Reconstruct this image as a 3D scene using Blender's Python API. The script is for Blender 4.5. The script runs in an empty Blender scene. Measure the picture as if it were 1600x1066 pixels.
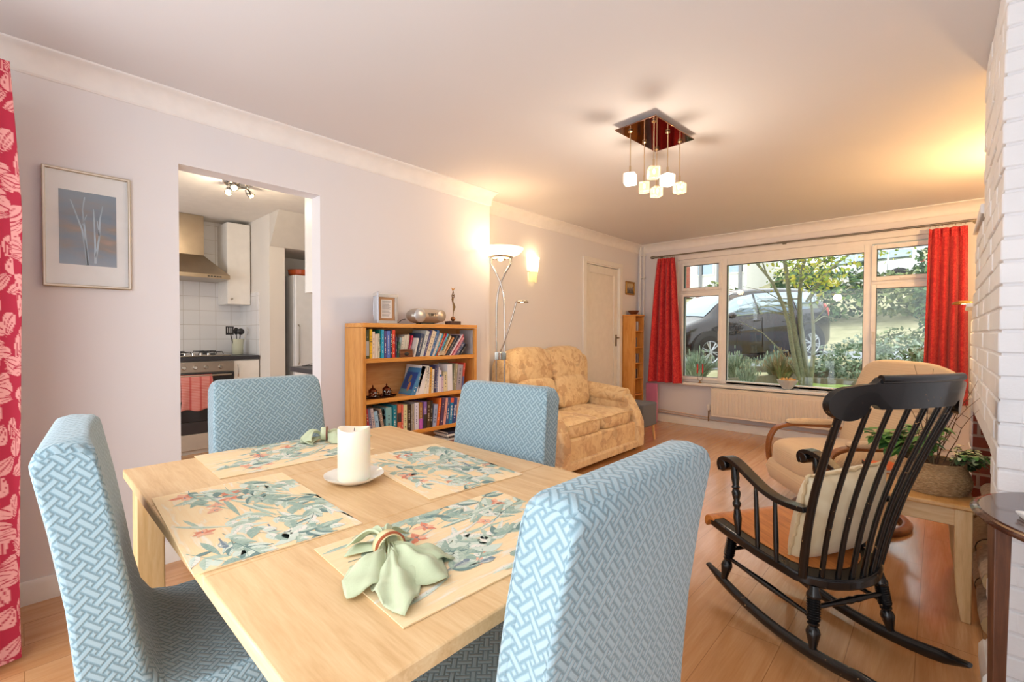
import bpy, math, random
from math import sin, cos, pi, radians, sqrt, atan2
from mathutils import Vector, Matrix
random.seed(7)
C = bpy.context.scene.collection
SC = bpy.context.scene

# ------------------------------------------------------------------ camera, world, lights
cam_d = bpy.data.cameras.new('camera'); cam = bpy.data.objects.new('camera', cam_d); C.objects.link(cam)
cam_d.sensor_width = 36; cam_d.lens = 716.466 / 1600 * 36; cam_d.clip_start = 0.02; cam_d.clip_end = 300
def cam_axes(yaw, pitch, roll):
    y, p, r = radians(yaw), radians(pitch), radians(roll)
    fw = Vector((sin(y)*cos(p), cos(y)*cos(p), sin(p))); rt = Vector((cos(y), -sin(y), 0)); up = rt.cross(fw)
    return cos(r)*rt - sin(r)*up, sin(r)*rt + cos(r)*up, fw
_r, _u, _f = cam_axes(-42.9322, -1.0098, -0.1701)
M = Matrix((_r, _u, -_f)).transposed().to_4x4(); M.translation = (2.8956, 0, 1.1897)
cam.matrix_world = M
SC.camera = cam
SC.view_settings.view_transform = 'Standard'; SC.view_settings.look = 'None'
SC.view_settings.exposure = 0.22; SC.view_settings.gamma = 1.0
SC.view_settings.use_curve_mapping = False
W = bpy.data.worlds.new('overcast_sky'); SC.world = W; W.use_nodes = True
wn = W.node_tree; wn.nodes.clear()
wo = wn.nodes.new('ShaderNodeOutputWorld'); wb = wn.nodes.new('ShaderNodeBackground')
wt = wn.nodes.new('ShaderNodeTexCoord'); wnoi = wn.nodes.new('ShaderNodeTexNoise'); wr = wn.nodes.new('ShaderNodeValToRGB')
wnoi.inputs['Scale'].default_value = 2.2; wnoi.inputs['Detail'].default_value = 5
wr.color_ramp.elements[0].color = (.80, .88, .97, 1); wr.color_ramp.elements[0].position = .35
wr.color_ramp.elements[1].color = (1, 1, 1, 1); wr.color_ramp.elements[1].position = .6
wn.links.new(wt.outputs['Generated'], wnoi.inputs['Vector']); wn.links.new(wnoi.outputs['Fac'], wr.inputs['Fac'])
wn.links.new(wr.outputs['Color'], wb.inputs['Color']); wn.links.new(wb.outputs[0], wo.inputs[0])
wb.inputs['Strength'].default_value = 2.0

def area(name, loc, rot, sx, sy, power, color=(1, 1, 1)):
    d = bpy.data.lights.new(name, 'AREA'); d.shape = 'RECTANGLE'; d.size = sx; d.size_y = sy
    d.energy = power; d.color = color
    o = bpy.data.objects.new(name, d); C.objects.link(o); o.location = loc; o.rotation_euler = rot
    return o
def point(name, loc, power, color=(1, .72, .42), r=.03, parent=None):
    d = bpy.data.lights.new(name, 'POINT'); d.energy = power; d.color = color; d.shadow_soft_size = r
    o = bpy.data.objects.new(name, d); C.objects.link(o); o.location = loc
    if parent: o.parent = parent
    return o
def spot(name, loc, target, power, angle, color=(1, .72, .42), blend=.6, r=.03, parent=None):
    d = bpy.data.lights.new(name, 'SPOT'); d.energy = power; d.color = color; d.shadow_soft_size = r
    d.spot_size = radians(angle); d.spot_blend = blend
    o = bpy.data.objects.new(name, d); C.objects.link(o); o.location = loc
    o.rotation_euler = (Vector(target) - Vector(loc)).to_track_quat('-Z', 'Y').to_euler()
    if parent: o.parent = parent
    return o
# daylight through the patio door behind the camera and the front window; fill light added for the kitchen
area('patio_daylight', (1.95, -.33, 1.12), (radians(90), 0, 0), 2.7, 2.05, 17.5, (.93, .96, 1))
area('kitchen_fill_light', (-1.3, -.95, 1.5), (radians(90), 0, 0), 1.6, 1.2, 9, (.95, .97, 1))  # added to brighten the kitchen, at an assumed, unseen window

# ------------------------------------------------------------------ material helpers
def rgb(h):
    h = h.lstrip('#'); v = [int(h[i:i+2], 16)/255 for i in (0, 2, 4)]
    return tuple((c/12.92 if c <= .04045 else ((c+.055)/1.055)**2.4) for c in v) + (1,)
class NT:
    def __init__(s, name):
        s.m = bpy.data.materials.new(name); s.m.use_nodes = True; s.t = s.m.node_tree
        s.b = s.t.nodes['Principled BSDF']; s._tc = None
    def n(s, typ, **kw):
        nd = s.t.nodes.new('ShaderNode'+typ)
        for k, v in kw.items(): setattr(nd, k, v)
        return nd
    def put(s, sock, v):
        if isinstance(v, bpy.types.NodeSocket): s.t.links.new(v, sock)
        elif v is not None: sock.default_value = v
    def tc(s, which='Object'):
        if not s._tc: s._tc = s.n('TexCoord')
        return s._tc.outputs[which]
    def math(s, op, a, b=None, c=None):
        nd = s.n('Math', operation=op)
        for i, v in enumerate((a, b, c)):
            if v is not None: s.put(nd.inputs[i], v)
        return nd.outputs[0]
    def mapping(s, vec, scale=(1, 1, 1), rot=(0, 0, 0), loc=(0, 0, 0)):
        nd = s.n('Mapping'); s.put(nd.inputs['Vector'], vec)
        nd.inputs['Scale'].default_value = scale; nd.inputs['Rotation'].default_value = rot; nd.inputs['Location'].default_value = loc
        return nd.outputs[0]
    def noise(s, vec, scale, detail=3, rough=.5, dist=0, out='Fac'):
        nd = s.n('TexNoise'); s.put(nd.inputs['Vector'], vec); nd.inputs['Scale'].default_value = scale
        nd.inputs['Detail'].default_value = detail; nd.inputs['Roughness'].default_value = rough
        nd.inputs['Distortion'].default_value = dist
        return nd.outputs[out]
    def ramp(s, fac, stops, interp='LINEAR'):
        nd = s.n('ValToRGB'); s.put(nd.inputs[0], fac); cr = nd.color_ramp; cr.interpolation = interp
        while len(cr.elements) < len(stops): cr.elements.new(.5)
        for e, (p, c) in zip(cr.elements, stops):
            e.position = p; e.color = rgb(c) if isinstance(c, str) else c
        return nd.outputs[0]
    def mix(s, fac, a, b, mode='MIX'):
        nd = s.n('Mix', data_type='RGBA', blend_type=mode)
        s.put(nd.inputs[0], fac); s.put(nd.inputs[6], rgb(a) if isinstance(a, str) else a); s.put(nd.inputs[7], rgb(b) if isinstance(b, str) else b)
        return nd.outputs[2]
    def bump(s, h, strength=.3, dist=.01):
        nd = s.n('Bump'); s.put(nd.inputs['Height'], h); nd.inputs['Strength'].default_value = strength
        nd.inputs['Distance'].default_value = dist; s.put(s.b.inputs['Normal'], nd.outputs[0])
    def sep(s, v):
        nd = s.n('SeparateXYZ'); s.put(nd.inputs[0], v); return nd.outputs
    def comb(s, x, y, z):
        nd = s.n('CombineXYZ'); s.put(nd.inputs[0], x); s.put(nd.inputs[1], y); s.put(nd.inputs[2], z); return nd.outputs[0]
    def fin(s, col=None, rough=.5, metal=0, **kw):
        s.put(s.b.inputs['Base Color'], rgb(col) if isinstance(col, str) else col)
        s.put(s.b.inputs['Roughness'], rough); s.put(s.b.inputs['Metallic'], metal)
        for k, v in kw.items(): s.put(s.b.inputs[k.replace('_', ' ')], v)
        return s.m
_mc = {}
def plain(col, rough=.5, metal=0, name=None, var=.025, scale=14, bump=0, **kw):
    """one colour with a little procedural variation"""
    key = (col, rough, metal, var, scale, bump, tuple(kw.items()))
    if key in _mc: return _mc[key]
    t = NT(name or 'surface_'+col.strip('#'))
    base = rgb(col); nz = t.noise(t.tc(), scale, 2)
    lo = tuple(c*(1-var) for c in base[:3])+(1,); hi = tuple(min(1, c*(1+var)) for c in base[:3])+(1,)
    c = t.ramp(nz, [(.3, lo), (.7, hi)])
    if bump: t.bump(nz, bump, .002)
    _mc[key] = t.fin(c, rough, metal, **kw); return _mc[key]
def metalmat(name, col, rough=.2): return plain(col, rough, 1, name, .04, 12)
def wood(name, dark, mid, light, axis='x', scale=1, rough=.45, bump=.12, coat=0):
    t = NT(name)
    s = {'x': (1.2, 14, 14), 'y': (14, 1.2, 14), 'z': (14, 14, 1.2)}[axis]
    v = t.mapping(t.tc(), tuple(a*scale for a in s))
    n1 = t.noise(v, 2.2, 6, .62, .8); n2 = t.noise(t.mapping(t.tc(), tuple(a*scale*4.5 for a in s)), 3, 4, .6)
    f = t.math('ADD', t.math('MULTIPLY', n1, .7), t.math('MULTIPLY', n2, .3))
    c = t.ramp(f, [(.32, dark), (.5, mid), (.68, light)])
    t.bump(n2, bump, .002)
    return t.fin(c, rough, 0, Coat_Weight=coat)
def emis(name, col, strength, base='#ffffff'):
    t = NT(name); t.b.inputs['Emission Color'].default_value = rgb(col); t.b.inputs['Emission Strength'].default_value = strength
    return t.fin(base, .4)
def glassmat(name, col='#ffffff', rough=.0, ior=1.45):
    t = NT(name); return t.fin(col, rough, 0, Transmission_Weight=1.0, IOR=ior)
def pane_mat(name, tint=(.97, .99, .98, 1)):
    t = NT(name); t.t.nodes.remove(t.b)
    tr = t.n('BsdfTransparent'); tr.inputs[0].default_value = tint
    gl = t.n('BsdfGlossy'); gl.inputs['Roughness'].default_value = .0
    lw = t.n('LayerWeight'); lw.inputs[0].default_value = .25
    mx = t.n('MixShader'); f = t.math('ADD', t.math('MULTIPLY', lw.outputs['Fresnel'], .55), .02)
    t.put(mx.inputs[0], f); t.put(mx.inputs[1], tr.outputs[0]); t.put(mx.inputs[2], gl.outputs[0])
    t.put(t.t.nodes['Material Output'].inputs[0], mx.outputs[0]); return t.m
def vcol(name, rough=.8, bump=0, **kw):
    t = NT(name); a = t.n('VertexColor', layer_name='pattern')
    if bump: t.bump(t.noise(t.tc(), 600, 2), bump, .001)
    return t.fin(a.outputs[0], rough, **kw)

# ------------------------------------------------------------------ mesh builder
class MB:
    def __init__(s): s.v = []; s.f = []; s.mi = []; s.uv = {}
    def add(s, vs, fs, mi=0):
        o = len(s.v); s.v += [tuple(v) for v in vs]
        for f in fs: s.f.append(tuple(i+o for i in f)); s.mi.append(mi)
        return s
    def box(s, a, b, mi=0, R=None, T=None):
        x0, y0, z0 = a; x1, y1, z1 = b
        vs = [Vector(p) for p in ((x0,y0,z0),(x1,y0,z0),(x1,y1,z0),(x0,y1,z0),(x0,y0,z1),(x1,y0,z1),(x1,y1,z1),(x0,y1,z1))]
        if R: vs = [R @ v for v in vs]
        if T: vs = [v+Vector(T) for v in vs]
        return s.add(vs, [(0,3,2,1),(4,5,6,7),(0,1,5,4),(1,2,6,5),(2,3,7,6),(3,0,4,7)], mi)
    def prism(s, pts, a0, a1, axis='z', mi=0):
        """polygon pts extruded from a0 to a1 along axis; pts are the two other coordinates in xyz order"""
        def P(p, h): return {'x': (h, p[0], p[1]), 'y': (p[0], h, p[1]), 'z': (p[0], p[1], h)}[axis]
        n = len(pts); vs = [P(p, a0) for p in pts]+[P(p, a1) for p in pts]
        fs = [tuple(range(n))[::-1], tuple(range(n, 2*n))]+[(i, (i+1) % n, (i+1) % n+n, i+n) for i in range(n)]
        return s.add(vs, fs, mi)
    def tube(s, pts, r, n=10, mi=0, caps=True, flat=1.0):
        pts = [Vector(p) for p in pts]; m = len(pts)
        rs = r if isinstance(r, (list, tuple)) else [r]*m
        vs = []; prev = None
        for i, p in enumerate(pts):
            t = (pts[min(i+1, m-1)]-pts[max(i-1, 0)])
            t = t.normalized() if t.length > 1e-9 else Vector((0, 0, 1))
            if prev is None:
                a = Vector((0, 0, 1)) if abs(t.z) < .9 else Vector((1, 0, 0))
                nrm = (a-t*a.dot(t)).normalized()
            else:
                nrm = prev-t*prev.dot(t); nrm = nrm.normalized() if nrm.length > 1e-6 else t.orthogonal().normalized()
            prev = nrm; bn = t.cross(nrm)
            for k in range(n):
                a = 2*pi*k/n; vs.append(p+(nrm*cos(a)*flat+bn*sin(a))*rs[i])
        fs = [(i*n+k, i*n+(k+1) % n, (i+1)*n+(k+1) % n, (i+1)*n+k) for i in range(m-1) for k in range(n)]
        if caps: fs += [tuple(range(n))[::-1], tuple(range((m-1)*n, m*n))]
        return s.add(vs, fs, mi)
    def lathe(s, prof, c=(0, 0, 0), n=24, mi=0, ax='z', R=None, sx=1, sy=1):
        vs = []; m = len(prof); c = Vector(c)
        for r, h in prof:
            for k in range(n):
                a = 2*pi*k/n; v = Vector((r*cos(a)*sx, r*sin(a)*sy, h))
                if ax == 'x': v = Vector((v.z, v.x, v.y))
                if ax == 'y': v = Vector((v.x, v.z, v.y))
                if R: v = R @ v
                vs.append(v+c)
        fs = [(i*n+k, i*n+(k+1) % n, (i+1)*n+(k+1) % n, (i+1)*n+k) for i in range(m-1) for k in range(n)]
        shut = prof[0] == prof[-1]
        if prof[0][0] > 1e-5 and not shut: fs.append(tuple(range(n))[::-1])
        if prof[-1][0] > 1e-5 and not shut: fs.append(tuple(range((m-1)*n, m*n)))
        return s.add(vs, fs, mi)
    def ball(s, c, r, n=12, mi=0, R=None):
        rx, ry, rz = r if isinstance(r, (tuple, list)) else (r, r, r)
        vs = []; c = Vector(c)
        for i in range(n//2+1):
            th = pi*i/(n//2)
            for k in range(n):
                a = 2*pi*k/n; v = Vector((rx*sin(th)*cos(a), ry*sin(th)*sin(a), -rz*cos(th)))
                if R: v = R @ v
                vs.append(v+c)
        fs = [(i*n+k, i*n+(k+1) % n, (i+1)*n+(k+1) % n, (i+1)*n+k) for i in range(n//2) for k in range(n)]
        return s.add(vs, fs, mi)
    def grid(s, fn, nu, nv, mi=0, closed_u=False):
        vs = [fn(i/nu, j/nv) for j in range(nv+1) for i in range(nu+1)]
        w = nu+1
        return s.add(vs, [(j*w+i, j*w+i+1, (j+1)*w+i+1, (j+1)*w+i) for j in range(nv) for i in range(nu)], mi)
    def sweep(s, path, sect, up=(0, 0, 1), mi=0, caps=True):
        """sweep a 2D section (side, up) along path"""
        path = [Vector(p) for p in path]; up = Vector(up); vs = []; m = len(path); n = len(sect)
        for i, p in enumerate(path):
            t = (path[min(i+1, m-1)]-path[max(i-1, 0)]).normalized(); sd = t.cross(up).normalized(); u = sd.cross(t)
            sc = sect if not callable(sect) else sect(i/(m-1))
            for a, b in sc: vs.append(p+sd*a+u*b)
        n = len(vs)//m
        fs = [(i*n+k, i*n+(k+1) % n, (i+1)*n+(k+1) % n, (i+1)*n+k) for i in range(m-1) for k in range(n)]
        if caps: fs += [tuple(range(n))[::-1], tuple(range((m-1)*n, m*n))]
        return s.add(vs, fs, mi)
    def build(s, name, mats, parent=None, smooth=35, bevel=0, bseg=2, subsurf=0, solid=0, weld=True):
        me = bpy.data.meshes.new(name); me.from_pydata(s.v, [], s.f)
        if not isinstance(mats, (list, tuple)): mats = [mats]
        for m in mats: me.materials.append(m)
        if len(mats) > 1: me.polygons.foreach_set('material_index', s.mi)
        me.validate(clean_customdata=False)
        import bmesh
        bm = bmesh.new(); bm.from_mesh(me)
        if weld: bmesh.ops.remove_doubles(bm, verts=bm.verts, dist=1e-6)
        bmesh.ops.recalc_face_normals(bm, faces=bm.faces)
        bm.to_mesh(me); bm.free()
        if smooth is not None:
            me.polygons.foreach_set('use_smooth', [True]*len(me.polygons))
            me.set_sharp_from_angle(angle=radians(smooth))
        o = bpy.data.objects.new(name, me); C.objects.link(o)
        if parent: o.parent = parent
        if bevel:
            b = o.modifiers.new('bevel', 'BEVEL'); b.width = bevel; b.segments = bseg; b.limit_method = 'ANGLE'; b.angle_limit = radians(40)
        if subsurf:
            d = o.modifiers.new('sub', 'SUBSURF'); d.levels = subsurf; d.render_levels = subsurf
        if solid:
            d = o.modifiers.new('solid', 'SOLIDIFY'); d.thickness = solid; d.offset = 0
        return o
def tag(o, label, cat, group=None, kind=None):
    if label: o['label'] = label
    if cat: o['category'] = cat
    if group: o['group'] = group
    if kind: o['kind'] = kind
    return o
def thing(name, label, cat, loc=(0, 0, 0), rz=0, group=None):
    o = bpy.data.objects.new(name, None); C.objects.link(o); o.empty_display_size = .05
    o.location = loc; o.rotation_euler = (0, 0, rz); return tag(o, label, cat, group)
def struct(o): o['kind'] = 'structure'; return o
def kids(o): return list(o.children)
def dup(o, parent=None):
    c = o.copy(); C.objects.link(c); c.parent = parent
    for ch in kids(o):
        if ch.name in SKIP: continue
        dup(ch, c)
    return c
SKIP = set()
def place(o, loc, rz=0, label=None, group=None, scale=None):
    o.location = loc; o.rotation_euler = (0, 0, rz)
    if label: o['label'] = label
    if group: o['group'] = group
    if scale: o.scale = scale
    return o
def BX(name, a, b, mat, parent=None, bevel=.003): return MB().box(a, b).build(name, mat, parent, bevel=bevel)
def text(name, body, size, loc, R, mat, parent, ext=.0006, align='CENTER', sx=1):
    cu = bpy.data.curves.new(name, 'FONT'); cu.body = body; cu.size = size; cu.extrude = ext; cu.align_x = align; cu.align_y = 'CENTER'
    ob = bpy.data.objects.new('tmp_text', cu); C.objects.link(ob)
    dg = bpy.context.evaluated_depsgraph_get(); me = bpy.data.meshes.new_from_object(ob.evaluated_get(dg))
    bpy.data.objects.remove(ob); me.materials.clear(); me.materials.append(mat)
    o = bpy.data.objects.new(name, me); C.objects.link(o); o.parent = parent
    m = R.to_4x4() @ Matrix.Diagonal((sx, 1, 1, 1)); m.translation = loc; o.matrix_local = m
    return o

# ------------------------------------------------------------------ shared materials
WALL = None
def wallmat(name, col):
    t = NT(name); n = t.noise(t.tc(), 160, 3); n2 = t.noise(t.tc(), 1.3, 2)
    t.bump(n, .05, .002); b = rgb(col)
    return t.fin(t.ramp(n2, [(.3, tuple(c*.975 for c in b[:3])+(1,)), (.7, b)]), .75)
M_WALL = wallmat('painted_wall', '#ebe8ea'); M_CEIL = wallmat('ceiling_paint', '#e3e0e1')
M_WHITE = plain('#f2efea', .35, name='white_gloss_paint'); M_UPVC = plain('#f4f1ee', .28, name='white_upvc')
M_COVE = plain('#f3f0ee', .6, name='coving_plaster', bump=.02)
CHROME = metalmat('chrome', '#c9c4bd', .12); STEEL = metalmat('brushed_steel', '#b7aea3', .3); BRASS = metalmat('aged_brass', '#b98a45', .25)
PEWTER = metalmat('pewter_metal', '#8d8578', .35); DARKM = plain('#232326', .35, name='black_enamel')
PINE = wood('honey_pine', '#c07a30', '#dc9a4c', '#e9b068', 'z', 1, .42)
PINEH = wood('honey_pine_shelf', '#c8812f', '#e09a48', '#eab066', 'y', 1, .4)
OAKT = wood('light_oak_table', '#d0a572', '#e0ba88', '#eacb9d', 'x', 1.1, .42, .08, coat=0)
OAKL = wood('light_oak_leg', '#cfa36a', '#e0b780', '#eac999', 'z', 1, .42)
BLACKP = None
def worn_black():
    t = NT('worn_black_paint'); n = t.noise(t.tc(), 55, 5, .7); n2 = t.noise(t.tc(), 9, 3)
    f = t.math('MULTIPLY', t.math('GREATER_THAN', n, .655), t.math('GREATER_THAN', n2, .52))
    t.bump(t.noise(t.tc(), 200, 2), .06, .001)
    return t.fin(t.mix(f, '#0b0b0d', '#b08a5c'), .27, 0, Coat_Weight=.25)
BLACKP = worn_black()
# ------------------------------------------------------------------ room shell
H = 2.4; YB = -.36; XR = 3.75; YW = 5.93
def floor_mat():
    t = NT('oak_laminate_floor'); sx = t.sep(t.tc())
    br = t.n('TexBrick'); br.offset = .37; br.offset_frequency = 2
    t.put(br.inputs['Vector'], t.comb(sx[1], sx[0], 0)); br.inputs['Scale'].default_value = 1
    br.inputs['Brick Width'].default_value = 1.2; br.inputs['Row Height'].default_value = .19
    br.inputs['Mortar Size'].default_value = .0016; br.inputs['Mortar Smooth'].default_value = .3
    br.inputs['Color1'].default_value = (0, 0, 0, 1); br.inputs['Color2'].default_value = (1, 1, 1, 1); br.inputs['Mortar'].default_value = (.5, .5, .5, 1)
    v = t.mapping(t.tc(), (11, .9, 11)); off = t.n('VectorMath', operation='ADD'); t.put(off.inputs[0], v)
    sc = t.n('VectorMath', operation='SCALE'); t.put(sc.inputs[0], br.outputs['Color']); sc.inputs['Scale'].default_value = 17
    t.put(off.inputs[1], sc.outputs[0])
    g = t.noise(off.outputs[0], 1.6, 6, .6, 1.2); fine = t.noise(t.mapping(t.tc(), (90, 4, 90)), 2, 3, .6)
    f = t.math('ADD', t.math('MULTIPLY', g, .75), t.math('MULTIPLY', fine, .25))
    c = t.ramp(f, [(.3, '#b9804e'), (.5, '#cb9562'), (.7, '#dbac7a')])
    c2 = t.mix(t.math('MULTIPLY', br.outputs['Color'], .35), c, '#c68d57')
    c3 = t.mix(t.math('MULTIPLY', br.outputs['Fac'], .55), c2, '#7c4f2b')
    t.bump(t.math('MULTIPLY', br.outputs['Fac'], -1), .25, .001)
    return t.fin(c3, .24, 0, Coat_Weight=.5, Coat_Roughness=.12)
struct(MB().box((-3.4, YB-.3, -.06), (XR+.2, YW+.1, 0)).build('floor', floor_mat()))
struct(MB().box((-.14, YB-.3, H), (XR+.2, 2.84, H+.08)).box((-.36, 2.84, H), (XR+.2, YW+.3, H+.08)).build('ceiling', M_CEIL))
# left wall with the opening to the kitchen
OY0, OY1, OZ, TH = .571, 1.314, 2.062, .12
struct(MB().box((-TH, YB-.3, 0), (0, OY0, H)).box((-TH, OY0, OZ), (0, OY1, H)).box((-TH, OY1, 0), (0, 2.82, H)).build('wall_left', M_WALL))
struct(MB().box((-.34, 2.70, 0), (-TH, 2.82, H)).box((-.34, 2.82, 0), (-.2, 4.60, H)).box((-.34, 4.60, 2.055), (-.2, 5.39, H))
       .box((-.34, 5.39, 0), (-.2, YW, H)).build('wall_left_recess', M_WALL))
struct(MB().box((XR, YB-.3, 0), (XR+.12, YW, H)).build('wall_right', M_WALL))
# rear wall round the patio door (daylight comes in here)
struct(MB().box((-TH, YB-.12, 0), (.55, YB, H)).box((3.35, YB-.12, 0), (XR, YB, H)).box((.55, YB-.12, 2.18), (3.35, YB, H)).build('wall_back', M_WALL))
# front wall with window hole x .37..2.98, z .56..2.15
WX0, WX1, WZ0, WZ1 = .366, 2.99, .56, 2.152
struct(MB().box((-.34, YW, 0), (WX0, YW+.22, H)).box((WX1, YW, 0), (XR+.12, YW+.22, H)).box((WX0, YW, 0), (WX1, YW+.22, WZ0))
       .box((WX0, YW, WZ1), (WX1, YW+.22, H)).build('wall_front', M_WALL))
# coving: concave quarter profile swept along the walls
def cove(name, p0, p1, inward):
    p0, p1, iw = Vector(p0), Vector(p1), Vector(inward)
    pr = [(0, 0), (0, -.1), (.006, -.1)]
    for k in range(9):
        a = k/8*pi/2; pr.append((.012+.078*(1-cos(a)), -.092+.08*sin(a)))
    pr += [(.1, -.008), (.1, 0)]
    mb = MB(); vs = []
    for p in (p0, p1):
        for a, b in pr: vs.append(p+iw*a+Vector((0, 0, b)))
    n = len(pr)
    mb.add(vs, [tuple(range(n))[::-1], tuple(range(n, 2*n))]+[(i, (i+1) % n, (i+1) % n+n, i+n) for i in range(n)])
    return struct(mb.build(name, M_COVE, smooth=30))
cove('trim_1', (0, YB, H), (0, 2.83, H), (1, 0, 0))
cove('trim_2', (-.2, 2.82, H), (-.2, YW, H), (1, 0, 0))
cove('trim_3', (-.2, YW, H), (XR, YW, H), (0, -1, 0))
cove('trim_4', (XR, YW, H), (XR, 4.1, H), (-1, 0, 0))
def skirt(name, a, b, iw, h=.1, t=.016):
    a, b, iw = Vector(a), Vector(b), Vector(iw); pr = [(0, 0), (t, 0), (t, h-.02), (t*.45, h), (0, h)]; vs = []
    for p in (a, b):
        for x, z in pr: vs.append(p+iw*x+Vector((0, 0, z)))
    n = 5
    return struct(MB().add(vs, [tuple(range(n))[::-1], tuple(range(n, 2*n))]+[(i, (i+1) % n, (i+1) % n+n, i+n) for i in range(n)]).build(name, M_WHITE, smooth=30))
skirt('baseboard_left', (0, YB, 0), (0, OY0, 0), (1, 0, 0))
skirt('baseboard_left_middle', (0, OY1, 0), (0, 2.82, 0), (1, 0, 0))
skirt('baseboard_left_recess', (-.2, 2.82, 0), (-.2, 4.54, 0), (1, 0, 0))
skirt('baseboard_left_end', (-.2, 5.45, 0), (-.2, YW, 0), (1, 0, 0))
skirt('baseboard_front', (-.2, YW, 0), (XR, YW, 0), (0, -1, 0))
skirt('baseboard_right', (XR, YW, 0), (XR, 4.0, 0), (-1, 0, 0))

# ------------------------------------------------------------------ front window
def frame_rect(mb, x0, x1, z0, z1, w, y0, y1, mi=0):
    mb.box((x0, y0, z0), (x0+w, y1, z1), mi).box((x1-w, y0, z0), (x1, y1, z1), mi)
    mb.box((x0+w, y0, z0), (x1-w, y1, z0+w), mi).box((x0+w, y0, z1-w), (x1-w, y1, z1), mi)
    return mb
win = thing('window_1', None, None); win['kind'] = 'structure'
Y0, Y1 = 5.955, 6.03
mb = MB(); frame_rect(mb, WX0, WX1, .56, WZ1, .045, Y0, Y1)
mb.box((.915, Y0, .60), (.975, Y1, WZ1-.04)).box((2.318, Y0, .60), (2.385, Y1, WZ1-.04))
mb.box((.975, Y0, .565), (2.318, Y1, .592)).box((.975, Y0, 2.03), (2.318, Y1, 2.11))
mb.box((.41, Y0, 1.70), (.915, Y1, 1.745)).box((2.385, Y0, 1.69), (2.95, Y1, 1.735))
mb.build('window_frame', M_UPVC, win, bevel=.004)
for (a, b, c, d, w) in ((.405, .918, 1.742, 2.105, .036), (.405, .918, .597, 1.703, .036), (2.383, 2.95, 1.73, 2.09, .042), (2.383, 2.95, .597, 1.693, .042)):
    mb = MB(); frame_rect(mb, a, b, c, d, w+(0 if a > 1 else .0), Y0-.022, Y1-.01)
    sash = mb.build('window_sash', M_UPVC, win, bevel=.005)
    g = MB(); frame_rect(g, a+w-.003, b-w+.003, c+w-.003, d-w+.003, .006, Y0-.01, Y0+.04); g.build('gasket', DARKM, sash)
    low = d-c > .6
    hx = b-.018 if a < 1 else a+.02
    if low: MB().box((hx-.012, Y0-.04, (c+d)/2-.09), (hx+.012, Y0-.022, (c+d)/2-.02)).tube([(hx, Y0-.035, (c+d)/2-.05), (hx, Y0-.06, (c+d)/2-.05), (hx, Y0-.06, (c+d)/2+.07)], .008).build('window_handle', M_UPVC, sash)
    else: MB().box(((a+b)/2-.06, Y0-.036, c+.008), ((a+b)/2+.06, Y0-.022, c+.026)).build('window_handle', M_UPVC, sash, bevel=.004)
    BX('pane', (a+w, Y0+.01, c+w), (b-w, Y0+.016, d-w), pane_mat('window_glass'), sash, 0)
g = MB(); frame_rect(g, .972, 2.321, .5885, 2.034, .004, Y0+.0, Y0+.04); g.build('gasket', DARKM, win)
BX('pane', (.975, Y0+.02, .59), (2.318, Y0+.026, 2.034), pane_mat('window_glass_centre'), win, 0)
struct(MB().box((WX0-.06, YW-.10, .528), (WX1+.08, 5.98, .56)).build('trim_5', M_WHITE, bevel=.008, bseg=3)).name = 'trim_5'
MBt = MB(); frame_rect(MBt, WX0-.005, WX1+.005, .5605, WZ1+.003, .012, YW-.004, YW+.03)
struct(MB().box((WX0-.0, YW-.012, WZ1), (WX1+.0, YW-.0005, WZ1+.05)).build('trim_6', M_COVE, bevel=.003))

# ------------------------------------------------------------------ door in the left recess
dr = thing('door_1', None, None); dr['kind'] = 'structure'
DW = plain('#f0ebe2', .4, name='door_paint')
mb = MB()
mb.box((-.2, 4.545, 0), (-.178, 4.612, 2.10)).box((-.2, 5.39, 0), (-.178, 5.455, 2.10)).box((-.2, 4.612, 2.045), (-.178, 5.39, 2.10))
mb.box((-.34, 4.60, 0), (-.195, 4.625, 2.055)).box((-.34, 5.375, 0), (-.195, 5.39, 2.055)).box((-.34, 4.625, 2.03), (-.195, 5.375, 2.055))
mb.build('door_frame', M_WHITE, dr, bevel=.005)
mb = MB().box((-.27, 4.628, .01), (-.222, 5.372, 2.022))
mb2 = MB()
for a in ((-.222, 4.628, .01, 4.71, 2.022), (-.222, 5.29, .01, 5.372, 2.022)): mb.box((-.225, a[1], a[2]), (-.208, a[3], a[4]))
mb.box((-.225, 4.71, 1.93), (-.208, 5.29, 2.022)).box((-.225, 4.71, .01), (-.208, 5.29, .14))
mb.build('door_leaf', DW, dr, bevel=.005)
h = MB().box((-.208, 5.318, 1.02), (-.2, 5.352, 1.17))
h.tube([(-.2, 5.335, 1.13), (-.16, 5.335, 1.13), (-.155, 5.325, 1.13), (-.155, 5.245, 1.125)], [.009, .009, .009, .007], 8).tube([(-.2, 5.335, 1.05), (-.196, 5.335, 1.05)], .008)
h.build('door_handle', PEWTER, dr, bevel=.002)
for z in (1.78, .25): MB().tube([(-.2, 4.626, z-.04), (-.2, 4.626, z+.04)], .008).build('hinge', PEWTER, dr)

# ------------------------------------------------------------------ pipes
o = MB().tube([(-.14, 5.87, H-.02), (-.14, 5.87, .02)], .011).tube([(-.095, 5.885, H-.02), (-.095, 5.885, .1)], .011)
for z in (2.26, 1.95): o.box((-.155, 5.86, z), (-.08, 5.925, z+.012))
tag(o.build('heating_pipes', M_WHITE), 'pair of white painted heating pipes running up the far left corner', 'pipe')
tag(MB().tube([(.0, 5.895, .17), (.80, 5.895, .135), (.80, 5.895, .25)], .008).tube([(.0, 5.9, .14), (.78, 5.9, .105), (3.0, 5.9, .105)], .008)
    .build('skirting_pipe', plain('#d9c3b4', .4, name='painted_copper')), 'thin painted pipe running along the far wall just above the skirting', 'pipe')

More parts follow.
